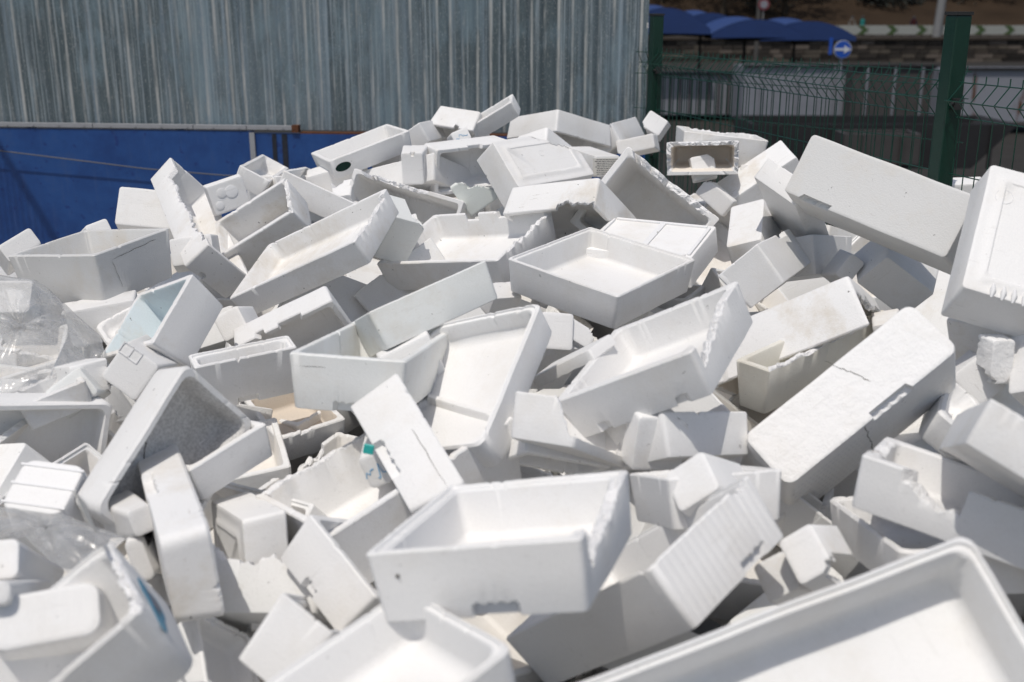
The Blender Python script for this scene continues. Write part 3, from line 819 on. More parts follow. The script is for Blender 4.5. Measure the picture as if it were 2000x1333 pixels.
        if kind == 'crack':
            r_ = random.Random(a[-1]); x0, y0, x1, y1, wd = a[:5]; m = MB(); pts = []
            nseg = 14
            for k in range(nseg + 1):
                u = k / nseg; pts.append(Vector(((x0 + (x1 - x0) * u) * w_ + r_.uniform(-2, 2) * wd, (y0 + (y1 - y0) * u) * h_ + r_.uniform(-2, 2) * wd, .0004)))
            vs, fs = [], []
            for k, p in enumerate(pts):
                d_ = (pts[min(k + 1, nseg)] - pts[max(k - 1, 0)]).normalized(); nn = Vector((-d_.y, d_.x, 0)); ww = wd * r_.uniform(.3, 1) * (1 if 0 < k < nseg else .1)
                vs += [p + nn * ww, p - nn * ww, p - Vector((0, 0, .002))]
            for k in range(nseg): b = 3 * k; fs += [[b, b + 1, b + 4, b + 3]]
            mb = MB(); mb.v = vs; mb.f = fs; on_face(mb, M).build('crack', crk, ob)
        if kind == 'grip':        # row of finger bumps
            cx, cy, ln, n_, ax = a; m = MB()
            for k in range(n_):
                q = (k - (n_ - 1) / 2) * ln / n_
                p = (cx * w_ + (q if ax == 'x' else 0), cy * h_ + (q if ax == 'y' else 0))
                m.tube([(p[0] - (.02 if ax == 'y' else 0), p[1] - (.02 if ax == 'x' else 0), .0), (p[0] + (.0 if ax == 'y' else 0), p[1] + (0 if ax == 'x' else 0), .006), (p[0] + (.02 if ax == 'y' else 0), p[1] + (.02 if ax == 'x' else 0), .0)], [.003, .0075, .003], 8)
            on_face(m, M).build('finger_grip', WHITE, ob, 60)
        if kind == 'blot':        # coloured print patch
            cx, cy, rx, ry, colr = a; vs = []
            r_ = random.Random(int(cx * 100)); mb = MB()
            for z in (.0, .0009):
                for k in range(20):
                    t = k * math.pi / 10; rr = 1 + (.25 * math.sin(3 * t + cx * 9)); vs.append(Vector((cx * w_ + rx * rr * math.cos(t), cy * h_ + ry * rr * math.sin(t), z)))
            mb.v = vs; mb.f = [list(range(20, 40))] + [[i, (i + 1) % 20, 20 + (i + 1) % 20, 20 + i] for i in range(20)]
            on_face(mb, M).build('printed_patch', simple('print', colr, .6, var=.2, scale=60), ob)

BOXES = [
    ('deep open white foam box above the tied plastic bag', (-1.3479, 3.4655, 1.244), (0.97628, 0.02282, -0.05436, -0.20835), (0.367, 0.338, 0.163), {'dirt': 0.5, 'grey': 0.12, 'dec': [('crack', '1', -0.3, 0.3, 0.3, 0.38, 0.0008, 2), ('crack', '1', -0.3, 0.3, -0.22, -0.3, 0.0006, 4)]}),
    ('tall upended foam box with torn side at upper left of the pile', (-1.1777, 4.0626, 1.2576), (0.80106, -0.25675, 0.33747, -0.4225), (0.692, 0.229, 0.117), {'br': [(0, 0.12, 0.95, 0.72, 0.82)], 'dirt': 0.3, 'g': [(1, 0.25, 0.4)]}),
    ('short foam box with brown grime inside wedged against the tall upended box', (-0.9282, 4.0629, 1.2535), (0.67158, 0.41368, 0.0297, -0.61398), (0.19, 0.341, 0.144), {'br': [(2, 0.0, 1.0, 0.97, 0.97)], 'dirt': 0.8, 'g': [(1, 0.25, 0.55)]}),
    ('long grimy foam tray rising to the right in the upper left of the pile', (-0.6568, 3.6061, 1.2536), (0.57589, 0.26889, -0.0793, -0.76796), (0.354, 0.536, 0.092), {'br': [(2, 0.1, 0.9, 0.95, 0.8)], 'dirt': 0.5}),
    ('warm white foam box behind the deep open box with its flat side to the camera', (-1.4403, 4.4268, 1.2387), (0.53176, -0.84451, 0.00209, 0.06341), (0.317, 0.181, 0.152), {'dirt': 0.2}),
    ('small open foam box in front of the rust streaks on the blue wall', (-1.1064, 4.859, 1.3324), (0.70028, -0.19702, 0.15486, -0.66843), (0.576, 0.141, 0.082), {'dirt': 0.1}),
    ('thin foam lid with moulded round knobs below the small open box', (-1.0983, 4.2161, 1.3499), (0.68211, -0.68437, -0.25041, 0.0604), (0.149, 0.124, 0.05), {'dirt': 0.1, 'dec': [('knob', 'B', 0.1, 0.1, 0.024, 0.003), ('knob', 'B', -0.15, 0.15, 0.018, 0.003), ('knob', 'B', -0.3, -0.2, 0.016, 0.003)]}),
    ('plain foam box whose side shows behind the grimy short box', (-0.9657, 4.845, 1.2783), (0.89161, -0.05647, -0.03528, -0.44788), (0.326, 0.323, 0.111), {'dirt': 0.15}),
    ('wide open foam box with chipped rim behind the long grimy tray', (-0.7819, 4.5421, 1.2956), (0.70106, -0.20194, 0.10957, -0.67508), (0.686, 0.305, 0.103), {'br': [(3, 0.1, 0.8, 0.85, 0.7)], 'dirt': 0.2}),
    ('foam box on its side at the pile top with its opening forward', (-0.2304, 5.1763, 1.4721), (0.16568, 0.76756, 0.51479, -0.34408), (0.261, 0.23, 0.116), {'br': [(3, 0.3, 0.42, 0.85, 0.8)]}),
    ('narrow upturned foam box with scalloped edge leaning across the top of the pile', (-0.075, 5.0954, 1.561), (0.94993, 0.11872, -0.27947, -0.07367), (0.23, 0.111, 0.078), {}),
    ('smooth foam box with one sharp upright corner at the very top of the pile', (0.2268, 5.2954, 1.4721), (0.16205, 0.89874, -0.40639, 0.02931), (0.341, 0.371, 0.104), {}),
    ('smooth small foam box with rounded corner below the peak of the pile', (0.1483, 4.8741, 1.4241), (0.31805, 0.8868, -0.33, 0.05943), (0.185, 0.231, 0.109), {}),
    ('deep foam box on its side with shaded interior facing the camera near the peak', (-0.1935, 4.6927, 1.4038), (0.56276, 0.37933, 0.6735, -0.29292), (0.202, 0.371, 0.128), {'dirt': 0.15, 'nt': [(3, 0.4, 0.6, 0.02)]}),
    ('upturned foam box with raised strip and snapped corner near the peak', (0.0995, 4.3292, 1.4381), (-0.36502, 0.87156, 0.30979, -0.10571), (0.404, 0.246, 0.124), {'cut': [(1, 0.55, 0.55)], 'lid': 1.0, 'dirt': 0.12, 'dec': [('ring', 'B', 0.0, 0.1, 0.012), ('ring', 'B', -0.2, -0.2, 0.008)]}),
    ('low foam box with black speckled end leaning below the snapped upturned box', (0.2092, 3.7942, 1.3436), (0.32356, 0.90112, -0.28859, -0.00442), (0.367, 0.313, 0.11), {'dirt': 0.85, 'br': [(2, 0.0, 0.4, 0.85, 0.88)]}),
    ('white torn foam wedge with a green tinge standing between two boxes near the peak', (-0.1448, 4.2833, 1.3519), (0.70195, -0.64379, -0.19465, -0.23435), (0.144, 0.145, 0.031), {'cut': [(1, 0.8, 0.75)], 'green': 0.3}),
    ('upturned foam box with recessed panels in its base behind the central open box', (0.4486, 3.5051, 1.2874), (-0.08296, 0.97355, -0.21261, 0.01053), (0.373, 0.32, 0.093), {'dirt': 0.05, 'dec': [('rib', 'B', -0.42, -0.4, 0.42, -0.4, 0.012, 0.008), ('rib', 'B', -0.42, 0.4, 0.42, 0.4, 0.012, 0.008), ('rib', 'B', -0.44, -0.38, -0.44, 0.38, 0.012, 0.008), ('rib', 'B', 0.44, -0.38, 0.44, 0.38, 0.012, 0.008), ('rib', 'B', 0.02, -0.38, 0.02, 0.38, 0.02, 0.007)]}),
    ('clean square open foam box in the centre of the pile', (0.2667, 3.1934, 1.2794), (0.93803, 0.05997, 0.0479, -0.33795), (0.394, 0.411, 0.106), {'rim': 1.0, 'clean': 1.0}),
    ('wide foam tray with notched back rim left of the central open box', (-0.1508, 3.715, 1.2426), (-0.46913, -0.17919, -0.01036, 0.8647), (0.367, 0.518, 0.112), {'nt': [(3, 0.32, 0.42, 0.02), (3, 0.6, 0.72, 0.025)], 'br': [(2, 0.15, 1.0, 0.95, 0.85)], 'dirt': 0.35}),
    ('greyish foam panel of a broken box left of the wide notched tray', (-0.4038, 3.753, 1.3023), (0.784, -0.54468, 0.00784, 0.29766), (0.143, 0.195, 0.126), {'green': 0.12, 'dirt': 0.15, 'cut': [(1, 0.4, 0.2)]}),
    ('thin walled foam tray sloping down to the right below the peak', (-0.4119, 4.4089, 1.1995), (-0.41451, -0.42582, -0.43942, 0.67362), (0.298, 0.47, 0.344), {'br': [(3, 0.3, 0.95, 0.95, 0.8)], 'dirt': 0.05}),
    ('small snapped foam corner left of the thin sloping tray', (-0.6578, 4.3499, 1.2538), (0.8095, -0.58207, -0.07494, -0.0171), (0.09, 0.241, 0.117), {'br': [(0, 0.0, 0.6, 0.6, 0.9)]}),
    ('long bright foam box with its narrow side up beside the blue wall', (-0.4762, 5.0696, 1.4254), (0.9492, -0.05321, -0.29657, -0.09074), (0.306, 0.304, 0.094), {}),
    ('long foam box with a dark oval hand hole at upper left skyline', (-0.6501, 4.7959, 1.4451), (0.96482, 0.03552, -0.14636, 0.21551), (0.376, 0.285, 0.087), {'dirt': 0.03, 'dec': [('hole', '0', -0.36, 0.0, 0.035, 0.018)]}),
    ('small notched foam block left of the deep box on its side', (-0.4034, 4.5597, 1.4145), (0.72559, -0.68745, 0.00821, -0.02929), (0.108, 0.151, 0.126), {'g': [(0, 0.4, 0.7)]}),
    ('small foam box with blue pen strokes behind the deep box on its side', (-0.2251, 4.8319, 1.4941), (0.56741, -0.79017, -0.21562, -0.08477), (0.094, 0.075, 0.107), {'dec': [('mark', 'B', 0, 0, 0.06, 0.02, 3, 4)]}),
    ('foam box with printed label and blue handwriting right of the peak', (0.3436, 4.7138, 1.4129), (0.00598, 0.99055, 0.13675, -0.00813), (0.121, 0.378, 0.086), {'dirt': 0.15, 'dec': [('label', '2', 0, 0, 0.13, 0.07, 9, 1), ('mark', '3', 0, 0, 0.12, 0.05, 6, 9)]}),
    ('broken foam box with ragged bright edge beside the left green post', (0.5068, 5.5804, 1.4009), (0.77335, -0.25772, -0.16533, 0.55514), (0.534, 0.207, 0.106), {'br': [(3, 0.0, 1.0, 0.95, 0.9), (2, 0.09999999999999998, 1.0, 0.97, 0.97)]}),
    ('pale foam panel lying under the ragged box beside the green post', (0.5988, 5.2957, 1.4087), (0.58933, -0.79056, 0.02416, -0.16468), (0.196, 0.084, 0.094), {'cut': [(3, 0.3, 0.3)]}),
    ('curved foam corner piece just right of the left green post', (0.6963, 5.4241, 1.4911), (-0.48504, 0.73778, 0.33221, 0.33174), (0.101, 0.121, 0.102), {'cut': [(0, 0.3, 0.3)]}),
    ('wide open foam box with beige inside on the skyline below the wire fence', (0.8813, 4.7086, 1.4733), (0.69476, -0.0481, 0.03174, -0.71693), (0.281, 0.352, 0.121), {'br': [(3, 0.1, 0.9, 0.97, 0.93)], 'dirt': 0.5}),
    ('snapped foam box with a rough arched edge and brown inside right of the peak', (0.7712, 4.4597, 1.4687), (-0.47598, -0.53986, -0.43261, 0.54299), (0.133, 0.285, 0.217), {'br': [(3, 0.0, 1.0, 0.94, 0.8), (2, 0.0, 1.0, 0.82, 0.95), (0, 0.0, 1.0, 0.95, 0.85)], 'dirt': 0.45, 'brown': 1.0, 'thick': 0.017}),
    ('small torn foam upright standing in the mouth of the arched box', (0.7706, 4.4328, 1.4248), (0.58264, -0.80601, -0.06092, -0.0847), (0.101, 0.103, 0.051), {'cut': [(1, 0.3, 0.3)], 'dirt': 0.1}),
    ('deep foam box with a wavy torn right wall and a hard shadow inside', (0.4872, 3.9159, 1.3057), (-0.27936, -0.34093, -0.53146, 0.72337), (0.33, 0.404, 0.328), {'br': [(3, 0.05, 0.97, 0.95, 0.9)], 'dirt': 0.2, 'thick': 0.024}),
    ('small broken foam slab right of the wavy torn box', (0.8177, 4.3795, 1.3149), (0.51676, -0.72017, -0.18421, -0.4247), (0.083, 0.151, 0.044), {'cut': [(1, 0.3, 0.2)]}),
    ('foam box side with black mould specks next to the large slanting box', (1.0615, 4.4972, 1.2962), (0.76578, -0.57284, -0.25538, -0.14218), (0.327, 0.305, 0.158), {'dirt': 0.9}),
    ('curled torn foam rim lying on the narrow speckled block', (1.001, 4.6924, 1.3201), (0.15021, 0.98611, -0.06526, -0.02767), (0.096, 0.447, 0.089), {'br': [(3, 0.0, 1.0, 0.9, 0.7), (2, 0.0, 1.0, 0.9, 0.6), (0, 0.0, 1.0, 0.8, 0.9)], 'dirt': 0.3}),
    ('narrow foam block with black speckled right face standing upright', (0.822, 3.6818, 1.285), (-0.19668, 0.94833, -0.15072, 0.19817), (0.144, 0.258, 0.155), {'dirt': 0.6}),
    ('long smooth foam box sloping away behind the narrow speckled block', (0.9363, 3.6163, 1.4009), (0.87615, -0.20922, 0.31582, -0.29805), (0.19, 0.428, 0.077), {'dirt': 0.15}),
    ('smooth foam box with a triangular shadow on its right face', (0.7958, 3.3139, 1.2753), (0.91026, -0.12139, -0.35796, -0.16898), (0.15, 0.555, 0.133), {'nt': [(1, 0.55, 0.8, 0.015)], 'clean': 1.0}),
    ('foam tray with brown stained inside and snapped near wall at right of centre', (0.8104, 2.9888, 1.1326), (0.33513, 0.80544, 0.48517, -0.05975), (0.322, 0.469, 0.152), {'brown': 1.0, 'br': [(1, 0.0, 1.0, 0.2, 0.1), (2, 0.0, 1.0, 0.3, 0.3)], 'dirt': 0.9, 'thick': 0.02}),
    ('yellowish foam box under the brown stained tray', (0.8433, 2.902, 1.1174), (0.91518, 0.04269, 0.01243, -0.4006), (0.105, 0.606, 0.132), {'dirt': 0.5, 'yellow': 0.25, 'br': [(1, 0.0, 0.9, 0.97, 0.97)]}),
    ('shaded foam box in the gap under the large slanting box', (0.9689, 3.694, 1.2116), (0.89619, -0.15747, 0.02078, 0.41427), (0.307, 0.305, 0.13), {'dirt': 0.1}),
    ('short foam strip in the gap under the large slanting box', (1.0754, 3.4633, 1.2364), (0.55032, -0.70791, -0.33374, -0.29091), (0.107, 0.077, 0.142), {'dirt': 0.1, 'cut': [(3, 0.4, 0.3)]}),
    ('upturned foam box half shaded by the large slanting box', (1.2294, 3.4246, 1.2288), (0.68181, -0.54293, -0.15957, -0.46358), (0.158, 0.223, 0.159), {'dirt': 0.1}),
    ('large slanting upturned foam box with brown underside at upper right', (1.1116, 3.2445, 1.4888), (0.54954, -0.74685, 0.3617, -0.09696), (0.558, 0.223, 0.211), {'dirt': 0.3, 'g': [(2, 0.72, 0.92)], 'grey': 0.13}),
    ('tall upright foam box with finger grip at the right edge of the photo', (1.2999, 2.7298, 1.4476), (-0.38236, 0.90465, -0.18178, -0.04852), (0.298, 0.414, 0.135), {'lid2': 1.0, 'dirt': 0.1, 'dec': [('ring', 'B', 0.3, 0.3, 0.022), ('ring', 'B', -0.3, 0.25, 0.022), ('ring', 'B', 0.3, -0.3, 0.022), ('grip', 'B', -0.1, -0.44, 0.1, 4, 'x')]}),
    ('sliver of a white foam box behind the right green post', (1.7872, 4.3215, 1.3516), (0.68661, -0.67076, 0.14841, -0.23794), (0.111, 0.086, 0.11), {}),
    ('open foam box with a pale blue inside left of centre', (-0.9842, 2.9714, 1.1733), (-0.45816, -0.37776, -0.00205, 0.8046), (0.241, 0.288, 0.131), {'blue': 1.0, 'dirt': 0.35}),
    ('small white box rim poking out left of the pale blue box', (-1.1531, 3.1431, 1.1163), (0.84728, 0.2121, -0.03945, -0.48536), (0.161, 0.136, 0.065), {'round': 1.0}),
    ('shaded foam box carrying a barcode label under the deep open box', (-1.2558, 3.2474, 1.1239), (0.66847, -0.72009, -0.16774, 0.08048), (0.223, 0.132, 0.133), {'dirt': 0.2, 'dec': [('label', 'B', 0.2, 0, 0.2, 0.09, 6, 2)]}),
    ('foam box tied inside the clear plastic bag at the left edge', (-1.4586, 3.1548, 1.1781), (-0.43311, 0.90034, 0.03484, -0.0244), (0.152, 0.137, 0.217), {}),
    ('small foam box end below the tall upended box', (-0.8302, 3.1972, 1.1197), (0.53135, -0.81043, -0.18111, -0.16752), (0.104, 0.104, 0.136), {}),
    ('notched foam box lying on its side left of the green edged box', (-0.646, 3.1453, 1.1056), (0.47908, 0.64444, 0.5706, -0.17204), (0.209, 0.32, 0.078), {'nt': [(3, 0.3, 0.55, 0.014), (3, 0.7, 0.8, 0.02)], 'clean': 1.0}),
    ('long white foam box behind the dark speckled upended box', (-0.7158, 2.7943, 1.1023), (0.84715, 0.06694, 0.04002, -0.52559), (0.083, 0.273, 0.143), {'clean': 1.0, 'g': [(1, 0.35, 0.6)], 'rim': 1.0}),
    ('smooth square foam box left of the bright central tray', (-0.3291, 2.544, 1.2088), (0.63697, -0.05206, -0.03338, -0.76841), (0.46, 0.275, 0.13), {'dirt': 0.15, 'green': 0.08, 'g': [(1, 0.35, 0.6)], 'dec': [('crack', '1', -0.45, 0.28, 0.5, 0.3, 0.0005, 4)]}),
    ('upended foam box with dark speckled cracked inside at the left', (-0.7543, 2.2102, 1.1003), (0.55394, -0.07543, 0.65105, -0.51342), (0.365, 0.24, 0.104), {'dark': 1.0, 'round': 1.0, 'dec': [('crack', 'I', -0.1, -0.3, 0.25, 0.15, 0.002, 3)]}),
    ('grey white foam box end with two small square notches', (-0.9954, 2.7936, 1.1149), (0.58126, -0.75387, 0.25308, 0.17251), (0.135, 0.139, 0.156), {'dirt': 0.05, 'dec': [('dent', 'B', -0.3, 0.3, 0.03, 0.03), ('dent', 'B', -0.1, 0.3, 0.03, 0.03)]}),
    ('beige foam box inside behind the notched grey white box end', (-1.1485, 2.7638, 1.1043), (0.65983, -0.35747, 0.63528, 0.18234), (0.087, 0.139, 0.099), {'dirt': 0.6}),
    ('triangular looking pale foam panel in front of the tied plastic bag', (-1.1391, 2.7045, 1.0825), (-0.47906, 0.76223, -0.3107, -0.30492), (0.1, 0.124, 0.112), {'green': 0.1, 'dirt': 0.1}),
    ('broken stained foam box edge just above the wide shaded box', (-1.1885, 2.6716, 1.0792), (0.86087, 0.08329, -0.10084, -0.49172), (0.191, 0.169, 0.071), {'dirt': 0.6, 'br': [(3, 0.0, 1.0, 0.95, 0.95)]}),
    ('wide foam box lying on its side with shaded inside at the left edge', (-1.3402, 2.512, 0.946), (0.56614, 0.27306, 0.6836, -0.37096), (0.389, 0.615, 0.103), {'round': 1.0, 'nt': [(3, 0.45, 0.6, 0.012), (3, 0.7, 0.8, 0.012)], 'dirt': 0.15}),
    ('foam box side with raised ribs in front of the wide shaded box', (-0.9735, 2.1466, 1.007), (-0.26751, 0.96003, -0.08161, -0.01087), (0.169, 0.157, 0.203), {'round': 1.0, 'dirt': 0.1, 'dec': [('rib', 'B', -0.42, -0.3, 0.42, -0.3, 0.006, 0.004), ('rib', 'B', -0.42, 0, 0.42, 0, 0.006, 0.004), ('rib', 'B', -0.42, 0.3, 0.42, 0.3, 0.006, 0.004)]}),
    ('tall dirty foam box standing on end with a finger grip at lower left', (-0.6929, 2.0478, 1.0347), (0.60019, -0.57847, 0.35569, -0.42265), (0.585, 0.19, 0.09), {'dirt': 0.6, 'round': 1.0, 'g': [(0, 0.35, 0.6)]}),
    ('small clean open foam box propped inside the dark speckled box', (-0.6632, 2.2999, 1.07), (0.92733, 0.0804, -0.10281, -0.35075), (0.127, 0.214, 0.083), {'clean': 1.0}),
    ('open foam box with a smooth beige inside left of the bright slab', (-0.6171, 2.9154, 0.9219), (0.87291, 0.08027, 0.03244, -0.48014), (0.269, 0.2, 0.082), {'beige': 1.0, 'br': [(1, 0.3, 0.5, 0.9, 0.97)]}),
    ('long shallow foam tray with crumbly rim left of the bright slab', (-0.2647, 2.2638, 1.0179), (0.89938, 0.09707, -0.09887, -0.41462), (0.336, 0.502, 0.156), {'dirt': 0.35, 'br': [(3, 0.0, 1.0, 0.96, 0.96)]}),
    ('small pale foam box end tucked behind the tall dirty box', (-0.7832, 2.0476, 1.0466), (0.57975, -0.73963, -0.30999, 0.14402), (0.076, 0.083, 0.173), {'dirt': 0.1}),
    ('stack of foam box corners under the loose plastic sheet', (-0.9114, 1.8114, 1.0313), (-0.39861, 0.90883, 0.10737, -0.06002), (0.106, 0.119, 0.313), {}),
    ('lower foam box corner under the loose plastic sheet', (-0.8549, 1.6622, 1.081), (-0.46812, 0.87129, 0.08509, -0.1203), (0.093, 0.091, 0.34), {}),
    ('foam box tipped on edge with square notch at bottom left of centre', (-0.2972, 1.9921, 0.9391), (0.89094, -0.1654, 0.31896, -0.27773), (0.223, 0.313, 0.109), {'g': [(0, 0.35, 0.55)], 'dirt': 0.1, 'clean': 1.0}),
    ('small foam box pointing downward at the bottom edge left of centre', (-0.391, 1.7612, 0.9361), (0.90836, -0.26506, 0.31943, -0.05096), (0.111, 0.445, 0.127), {'rim': 1.0}),
    ('tall narrow foam box with a torn upper corner beside the dirty column', (-0.569, 2.146, 0.8968), (0.54281, -0.66298, 0.29313, -0.42414), (0.302, 0.248, 0.09), {'dirt': 0.15, 'lid': 1.0}),
    ('large open foam box with coloured print on its side at bottom left', (-0.7006, 1.496, 1.0404), (0.82296, 0.26716, -0.12249, -0.48617), (0.232, 0.354, 0.159), {'rim': 1.0, 'round': 1.0, 'dirt': 0.05, 'br': [(2, 0.0, 0.9, 0.94, 0.97)], 'dec': [('blot', '2', -0.1, 0.05, 0.07, 0.025, (0.04, 0.22, 0.35)), ('blot', '2', -0.05, 0, 0.04, 0.012, (0.25, 0.2, 0.22)), ('label', '2', 0.1, 0.15, 0.12, 0.03, 2, 3)]}),
    ('bright blurred foam box end crossing the bottom left corner', (-0.7518, 1.587, 1.0814), (-0.41765, 0.89907, 0.12903, -0.02432), (0.186, 0.105, 0.126), {'clean': 1.0, 'round': 1.0}),
    ('open foam box under the tall dirty box at the bottom edge', (-0.5751, 1.8603, 0.815), (0.78215, -0.23754, 0.36955, -0.44187), (0.184, 0.165, 0.068), {'rim': 1.0, 'dirt': 0.1}),
    ('narrow white foam box end left of the tall dirty box', (-0.7664, 2.1146, 0.963), (0.63786, -0.75134, -0.16465, -0.03894), (0.085, 0.137, 0.308), {'cut': [(1, 0.3, 0.3)]}),
    ('big bright open foam box with a torn right wall in the lower centre', (-0.0007, 1.6545, 1.1933), (0.59969, 0.0067, -0.12447, -0.79046), (0.389, 0.348, 0.116), {'br': [(2, 0.08, 0.9, 0.55, 0.9)], 'g': [(1, 0.45, 0.7)], 'clean': 1.0, 'rim': 1.0, 'thick': 0.026, 'dec': [('slot', '1', -0.36, 0.15, 0.006, 0.005)]}),
    ('long foam box with finely lined side running diagonally at lower right', (0.2431, 1.8429, 1.0006), (-0.34758, -0.2275, 0.27994, 0.86549), (0.316, 0.505, 0.126), {'clean': 1.0, 'g': [(2, 0.55, 0.85)], 'rim': 1.0, 'br': [(2, 0.8, 0.97, 0.95, 0.9)], 'fine': 1.0}),
    ('open foam box below the big bright box at the bottom edge', (-0.1853, 1.3598, 1.0901), (0.89055, 0.09546, -0.10729, -0.43162), (0.284, 0.311, 0.105), {'clean': 1.0, 'round': 1.0, 'rim': 1.0}),
    ('long foam box with greenish ends above the bright central tray', (-0.2714, 2.8766, 1.2396), (-0.22045, -0.18298, 0.16116, 0.94443), (0.344, 0.461, 0.104), {'green': 0.13, 'dirt': 0.35}),
    ('bright slanting foam tray in the middle of the pile with an inner ledge', (-0.1173, 2.4559, 1.1755), (0.50707, 0.30454, 0.00029, -0.80631), (0.443, 0.344, 0.087), {'clean': 1.0, 'rim': 1.0, 'round': 1.0, 'dec': [('slot', 'I', -0.3, -0.42, 0.02, 0.008), ('rib', 'I', -0.2, -0.4, 0.3, -0.4, 0.02, 0.012)]}),
    ('dazzling white narrow foam slab face with two notches in the lower middle', (-0.2082, 2.23, 1.0783), (0.79949, -0.32625, 0.42761, -0.26744), (0.321, 0.262, 0.124), {'clean': 1.0, 'g': [(0, 0.38, 0.72)], 'dec': [('crack', '0', -0.45, 0.22, 0.48, 0.22, 0.0007, 5)]}),
    ('foam box snapped in half showing a crumbly U shaped section right of centre', (0.1363, 2.2685, 1.1484), (0.91917, -0.25484, 0.03647, -0.29807), (0.178, 0.264, 0.102), {'br': [(1, 0.0, 1.0, 0.0, 0.0), (0, 0.6, 1.0, 1.0, 0.15)], 'thick': 0.02}),
    ('torn flat foam piece right of the snapped foam box', (0.3184, 2.2659, 1.1311), (0.71391, -0.68923, -0.03632, 0.11826), (0.128, 0.138, 0.065), {'cut': [(1, 0.25, 0.3)], 'dirt': 0.08}),
    ('recessed foam box end behind the torn flat piece', (0.3554, 2.373, 1.0723), (0.86709, -0.2029, -0.16847, -0.42261), (0.291, 0.275, 0.099), {}),
    ('big tilted foam box with jagged right end right of the bright tray', (0.3426, 2.4252, 1.2644), (0.51225, 0.19015, -0.1666, -0.82079), (0.416, 0.357, 0.108), {'br': [(2, 0.05, 0.75, 0.55, 1.0)], 'clean': 1.0, 'g': [(1, 0.15, 0.25), (1, 0.78, 0.88)], 'thick': 0.024, 'dec': [('slot', 'I', -0.1, -0.3, 0.02, 0.012)]}),
    ('narrow foam lid strips left of the big tilted box', (0.1534, 2.6095, 1.1987), (0.21472, 0.86101, 0.41683, 0.19698), (0.108, 0.22, 0.031), {'br': [(3, 0.0, 1.0, 0.9, 0.95)], 'dirt': 0.2}),
    ('sooty dark speckled foam panel deep beside the bright tray', (0.0992, 2.8776, 1.1313), (0.8295, -0.49098, -0.05043, 0.26137), (0.139, 0.181, 0.112), {'dark': 1.0}),
    ('little foam slab under the central open box', (0.1727, 2.8548, 1.1907), (-0.49122, 0.70215, 0.49269, 0.15149), (0.065, 0.095, 0.075), {'dirt': 0.3, 'cut': [(2, 0.4, 0.4)]}),
    ('shaded foam box between the bright tray and the central open box', (0.1123, 2.8438, 1.1989), (0.51402, -0.85284, -0.02792, 0.08754), (0.102, 0.116, 0.1), {'dirt': 0.3}),
    ('shallow open foam tray behind the big bright open box', (0.1007, 2.331, 1.1009), (0.14404, 0.47957, 0.81701, -0.28594), (0.12, 0.228, 0.118), {'dirt': 0.2}),
    ('small foam box end with a blue pen scribble beside the bright slab', (-0.2917, 2.2841, 1.0754), (0.65671, -0.72607, -0.1249, -0.16111), (0.079, 0.102, 0.168), {'dec': [('mark', 'B', 0, 0, 0.05, 0.04, 2, 3)]}),
    ('little foam piece between the green edged box and the central open box', (-0.0345, 3.1974, 1.2022), (0.7453, -0.28765, -0.42481, -0.42582), (0.087, 0.107, 0.068), {}),
    ('foam lid edge under the greenish long box', (-0.2357, 2.6219, 1.1551), (0.64528, -0.72766, -0.21713, -0.08352), (0.144, 0.193, 0.058), {'dirt': 0.3}),
    ('large bright upturned foam box with pitted side tilted diagonally at right', (0.792, 2.4236, 1.1387), (-0.37225, 0.86765, 0.22729, 0.23867), (0.535, 0.193, 0.251), {'round': 1.0, 'pits': 1.0, 'g': [(2, 0.25, 0.5)], 'dirt': 0.12, 'dec': [('dimples', '2', 0.02, 0.46, -0.3, 0.36, 20, 8), ('crack', 'B', 0.02, 0.5, 0.1, -0.05, 0.0012, 7), ('crack', '2', 0.05, -0.5, 0, 0.5, 0.0015, 5)]}),
    ('blurred foam box pointing left at the right edge', (0.9751, 1.8952, 1.2186), (0.52678, -0.29286, 0.07162, -0.79474), (0.5, 0.3, 0.088), {'clean': 1.0}),
    ('big blurred foam box with a torn scoop in its front wall at right', (0.9693, 1.8873, 1.1106), (0.50182, -0.13667, 0.01321, -0.85401), (0.291, 0.599, 0.105), {'br': [(1, 0.12, 0.32, 0.72, 0.5), (0, 0.1, 0.9, 0.95, 0.9)], 'thick': 0.03, 'clean': 1.0}),
    ('shaded open foam box under the torn scoop box at lower right', (0.8503, 2.0007, 1.0154), (-0.02645, -0.0086, 0.09419, 0.99517), (0.3, 0.401, 0.094), {'rim': 1.0, 'dirt': 0.15, 'round': 1.0}),
    ('shaded foam box end deep in the gap at lower right', (0.5695, 1.8353, 1.0664), (-0.36731, 0.85893, 0.04274, 0.35426), (0.093, 0.111, 0.128), {'dirt': 0.4, 'cut': [(2, 0.45, 0.35)]}),
    ('brown grimy foam panel deep in the gap at lower right', (0.5344, 1.897, 0.9856), (-0.36525, 0.86422, 0.02678, 0.34496), (0.087, 0.096, 0.119), {'dirt': 1.0}),
    ('very large blurred open foam box filling the bottom right corner', (0.3755, 1.2344, 1.0028), (0.74819, 0.32655, 0.18427, -0.54738), (0.5, 0.8, 0.13), {'clean': 1.0, 'round': 1.0, 'rim': 1.0}),
    ('pale foam box standing on a corner behind the finely lined box', (0.3876, 1.9713, 1.1391), (-0.47784, 0.64628, -0.59476, 0.01599), (0.111, 0.118, 0.155), {'clean': 1.0}),
    ('shaded foam box below the tall upright box at right', (1.186, 2.6652, 1.1298), (0.56572, -0.70205, 0.38799, 0.19119), (0.12, 0.108, 0.11), {'dirt': 0.2}),
    ('dim brownish foam box in the gap behind the pitted box', (1.0694, 2.9539, 1.1311), (0.70195, -0.6701, 0.01653, -0.24073), (0.078, 0.186, 0.092), {'dirt': 0.6}),
